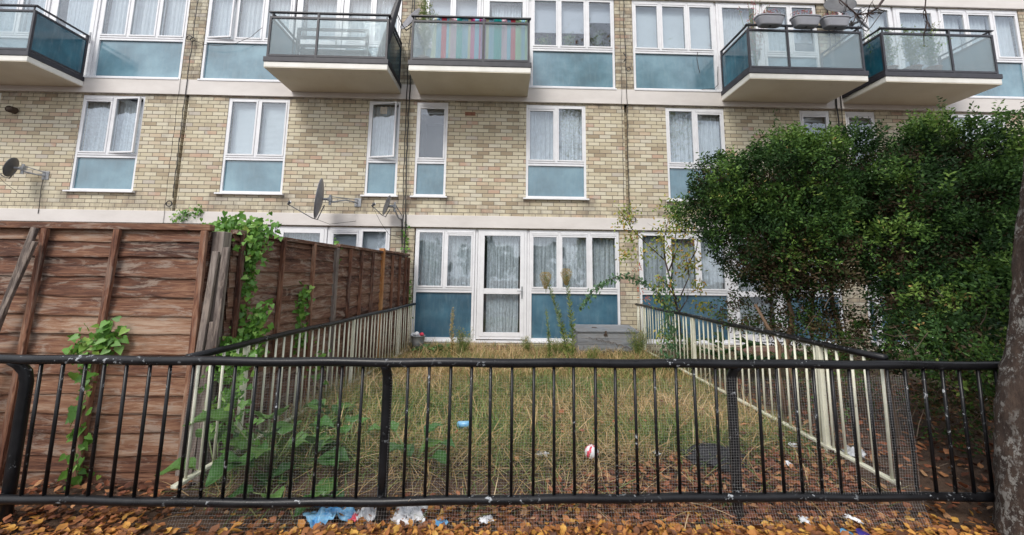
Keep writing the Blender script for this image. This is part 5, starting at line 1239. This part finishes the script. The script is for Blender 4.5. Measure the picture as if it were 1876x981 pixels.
cable('loose cable sagging below the window left of the first middle balcony', [(-4.20, -.06, 6.07), (-4.0, -.07, 5.97), (-3.7, -.07, 5.95), (-3.4, -.07, 6.0), (-3.1, -.07, 6.15), (-2.9, -.07, 6.35)], .0045)
cable('thin cable with a coil on the right hand pier', [(4.22, -.045, 7.4), (4.24, -.045, 5.6), (4.24, -.045, 4.9), (4.235, -.02, 3.0), (4.24, -.05, 2.75)], .006, [(4.29, -.05, 5.68, .04, 2), (4.30, -.06, 2.68, .05, 4)])
cable('thinner cable beside the coiled one on the right hand pier', [(4.14, -.045, 7.4), (4.15, -.045, 5.6), (4.14, -.045, 4.85), (4.13, -.045, 2.8)], .0032)
cable('short knotted cable end on the right hand pier', [(4.20, -.05, 6.02), (4.24, -.06, 5.93), (4.20, -.05, 5.84)], .010)
cable('dark pipe on the pier under the two right balconies', [(8.40, -.05, 7.4), (8.41, -.055, 5.0), (8.42, -.055, 4.0), (8.43, -.05, 2.3)], .014)
cable('second pipe under the right balconies', [(8.52, -.05, 7.4), (8.51, -.055, 5.0), (8.51, -.05, 2.3)], .009)
cable('thin lead dropping from the far left dish to the white band', [(-6.62, -.03, 3.25), (-6.63, -.03, 2.9), (-6.60, -.045, 2.62)], .005)
cable('curved cable end on the blue panel right of the pier', [(5.70, -.02, 6.10), (5.68, -.03, 5.95), (5.70, -.03, 5.75), (5.73, -.02, 5.66)], .006, wob=.002)
cable('cable looping up at the corner of the same blue panel', [(5.75, -.02, 5.31), (6.0, -.02, 5.33), (6.08, -.02, 5.42), (6.10, -.02, 5.8)], .006, wob=.002)
b = MB(); b.box(8.78, 8.86, -.075, -.003, .2, 2.44); tag(b.build('drain_pipe', 'white_frame', bevel=.01), 'white square drain pipe beside the reddish door behind the hedge', 'drain pipe')

# ------------------------------------------------------------------ things on the balconies
def planter(x, label, seed):
    z = 6.045; w = .245; yc = -.93; t = thing('balcony_planter', label, 'planter', (x, yc, z), 'grey planters on the balcony rail'); b = MB()
    def ring(wx, wy, zz, n=28):
        out = []
        for i in range(n):
            a = 2 * PI * i / n; c, s = math.cos(a), math.sin(a); out.append((x + wx * math.copysign(abs(c) ** .45, c), yc + wy * math.copysign(abs(s) ** .6, s), zz))
        return out
    rings = [ring(.02, .02, z + .0), ring(w * .72, .065, z), ring(w * .80, .072, z + .012), ring(w * .97, .09, z + .12), ring(w * .985, .092, z + .152), ring(w * 1.04, .103, z + .156), ring(w * 1.04, .103, z + .174), ring(w * .96, .09, z + .174), ring(w * .92, .083, z + .14), ring(.02, .02, z + .138)]
    for r_ in rings: b.v += r_; b.t += [.5] * len(r_)
    for k in range(len(rings) - 1):
        for i in range(28): a = k * 28 + i; c = k * 28 + (i + 1) % 28; b.f.append((a, c, c + 28, a + 28)); b.m.append(1 if k == 8 else 0)
    b.build('tub', ['planter_plastic', 'brown_dark'], t, smooth=False, bevel=0)
    r = np.random.default_rng(seed); f = thing('flowering_plant', 'dry pink and orange flowering plant growing in the ' + label, 'plant', (x, yc, z + .14), 'plants in the rail planters'); b = MB(); q = []
    for k in range(26):
        p0 = Vector((x + r.uniform(-.17, .17), yc + r.uniform(-.04, .04), z + .14)); p1 = p0 + Vector((r.normal(0, .05), r.normal(0, .03), r.uniform(.04, .15))); b.tube([p0, p1], .0018, 4, cap=False)
        q.append(np.array(p1) + r.normal(0, .018, (9, 3)))
    q = np.concatenate(q); b.build('stem', 'stem_brown', f); build_cloud('blossom', [(*cloud('oval', q, rvec(len(q)), rvec(len(q)), .024, r.random(len(q)), width=.018), 0)], 'flower_bits', f)
planter(6.53, 'leftmost grey planter on the balcony rail', 1); planter(7.18, 'middle grey planter on the balcony rail', 2); planter(7.71, 'rightmost grey planter on the balcony rail', 3)
def bench():
    t = thing('garden_bench', 'dark slatted bench standing behind the frosted balcony glass', 'bench', (-1.22, -.6, 5.195)); x0, x1, y = -1.90, -.62, -.62
    for x in (x0, x1 - .05): b = MB(); b.box(x, x + .05, y, y + .04, 5.196, 6.0); b.build('leg', 'bench_paint', t)
    for x in (x0, x1 - .05): b = MB(); b.box(x, x + .05, y + .41, y + .45, 5.196, 5.6); b.build('leg', 'bench_paint', t)
    b = MB()
    for z in (5.955, 5.80, 5.64): b.box(x0 + .051, x1 - .051, y + .002, y + .03, z - .0, z + .045)
    b.build('backrest', 'bench_paint', t)
    b = MB()
    for k in range(5): b.box(x0 + .002, x1 - .002, y + .05 + k * .075, y + .11 + k * .075, 5.601, 5.625)
    b.build('seat', 'bench_paint', t)
bench()
b = MB(); b.tube([(-.36, -.74, 5.2), (-.30, -.76, 5.5), (-.10, -.78, 6.3), (.06, -.80, 6.9), (.1, -.8, 7.05)], [.10, .085, .055, .03, .01], 12, wob=.12); b.tube([(.1, -.8, 7.05), (.13, -.8, 7.16)], .012, 8)
tag(b.build('folded_parasol', 'dark_frame'), 'folded dark parasol leaning in the corner of the balcony with the bench', 'parasol')
b = MB(); b.tube([(-1.83, -.82, 5.2), (-1.83, -.82, 7.3)], .012, 8); tag(b.build('pole', 'dark_frame', smooth=True), 'thin dark pole rising above the rail of the balcony with the bench', 'pole')
def textile_sheet():
    b = MB()
    def fn(u, v):
        x = .60 + 1.64 * u - (.05 * (1 - v) * (1 - u)); w = .010 * math.sin(26 * u + 2 * v) + .005 * math.sin(61 * u)
        return (x, -.835 + w, 5.29 + .84 * v + .006 * math.sin(9 * u))
    b.sheet(fn, 90, 12); o = b.build('striped_throw', 'striped_textile', smooth=True); m = o.modifiers.new('thickness', 'SOLIDIFY'); m.thickness = .003
    tag(o, 'brightly striped turquoise and pink cloth hung inside the balcony glass', 'cloth')
textile_sheet()
def pot_plant(name, label, x, y, z, w, h, mat, n, seed, pot=True, group=None):
    r = np.random.default_rng(seed); t = thing(name, label, 'potted plant', (x, y, z), group); b = MB()
    if pot: b.tube([(x, y, z), (x, y, z + .22), (x, y, z + .24)], [.09, .13, .14], 16); b.build('pot', 'clay', t, smooth=True)
    b = MB(); q = []
    for k in range(18):
        p0 = Vector((x, y, z + .2)); p1 = Vector((x + r.normal(0, w), y + r.normal(0, w * .6), z + h * r.uniform(.6, 1))); b.tube([p0, p0.lerp(p1, .5) + Vector((0, 0, .04)), p1], .003, 4, cap=False)
        f = r.uniform(.3, 1.05, n // 18)[:, None]; q.append(np.array(p0) * (1 - f) + np.array(p1) * f + r.normal(0, .03, (n // 18, 3)))
    q = np.concatenate(q); b.build('stem', 'stem_green', t, smooth=True); build_cloud('leaves', [(*cloud('oval', q, rvec(len(q)) + np.array([0, 0, .3]), rvec(len(q)), .05, r.random(len(q)), width=.022), 0)], mat, t)
pot_plant('potted_plant', 'tall dry green plant in the left corner of the balcony with the striped cloth', .40, -.62, 5.2, .09, 1.6, 'weed_green', 1300, 1)
pot_plant('potted_plant', 'light green plant spilling over the left end of the rightmost balcony', 8.85, -.68, 5.2, .16, 1.02, 'vine_leaf', 900, 2)
pot_plant('potted_plant', 'feathery green plant in the middle of the rightmost balcony', 9.25, -.72, 5.2, .14, 1.05, 'weed_green', 900, 3)
pot_plant('potted_plant', 'bright green plant near the centre post of the rightmost balcony', 9.62, -.72, 5.2, .12, .98, 'vine_leaf', 700, 4)
pot_plant('potted_plant', 'dry twiggy plant behind the left end of the planter balcony', 6.5, -.55, 5.2, .16, 1.75, 'flower_bits', 320, 5)
pot_plant('window_plant', 'small green plant on the sill behind the middle of the three upper panes', 3.12, .155, 6.10, .09, .42, 'vine_leaf', 260, 6, pot=False)
pot_plant('window_plant', 'green plant on the sill behind the left of the three upper panes', 2.62, .155, 6.10, .07, .36, 'vine_leaf', 200, 7, pot=False)
pot_plant('window_plant', 'small plant behind the right of the three upper panes', 3.75, .155, 6.10, .05, .5, 'grey_green_leaf', 160, 8, pot=False)
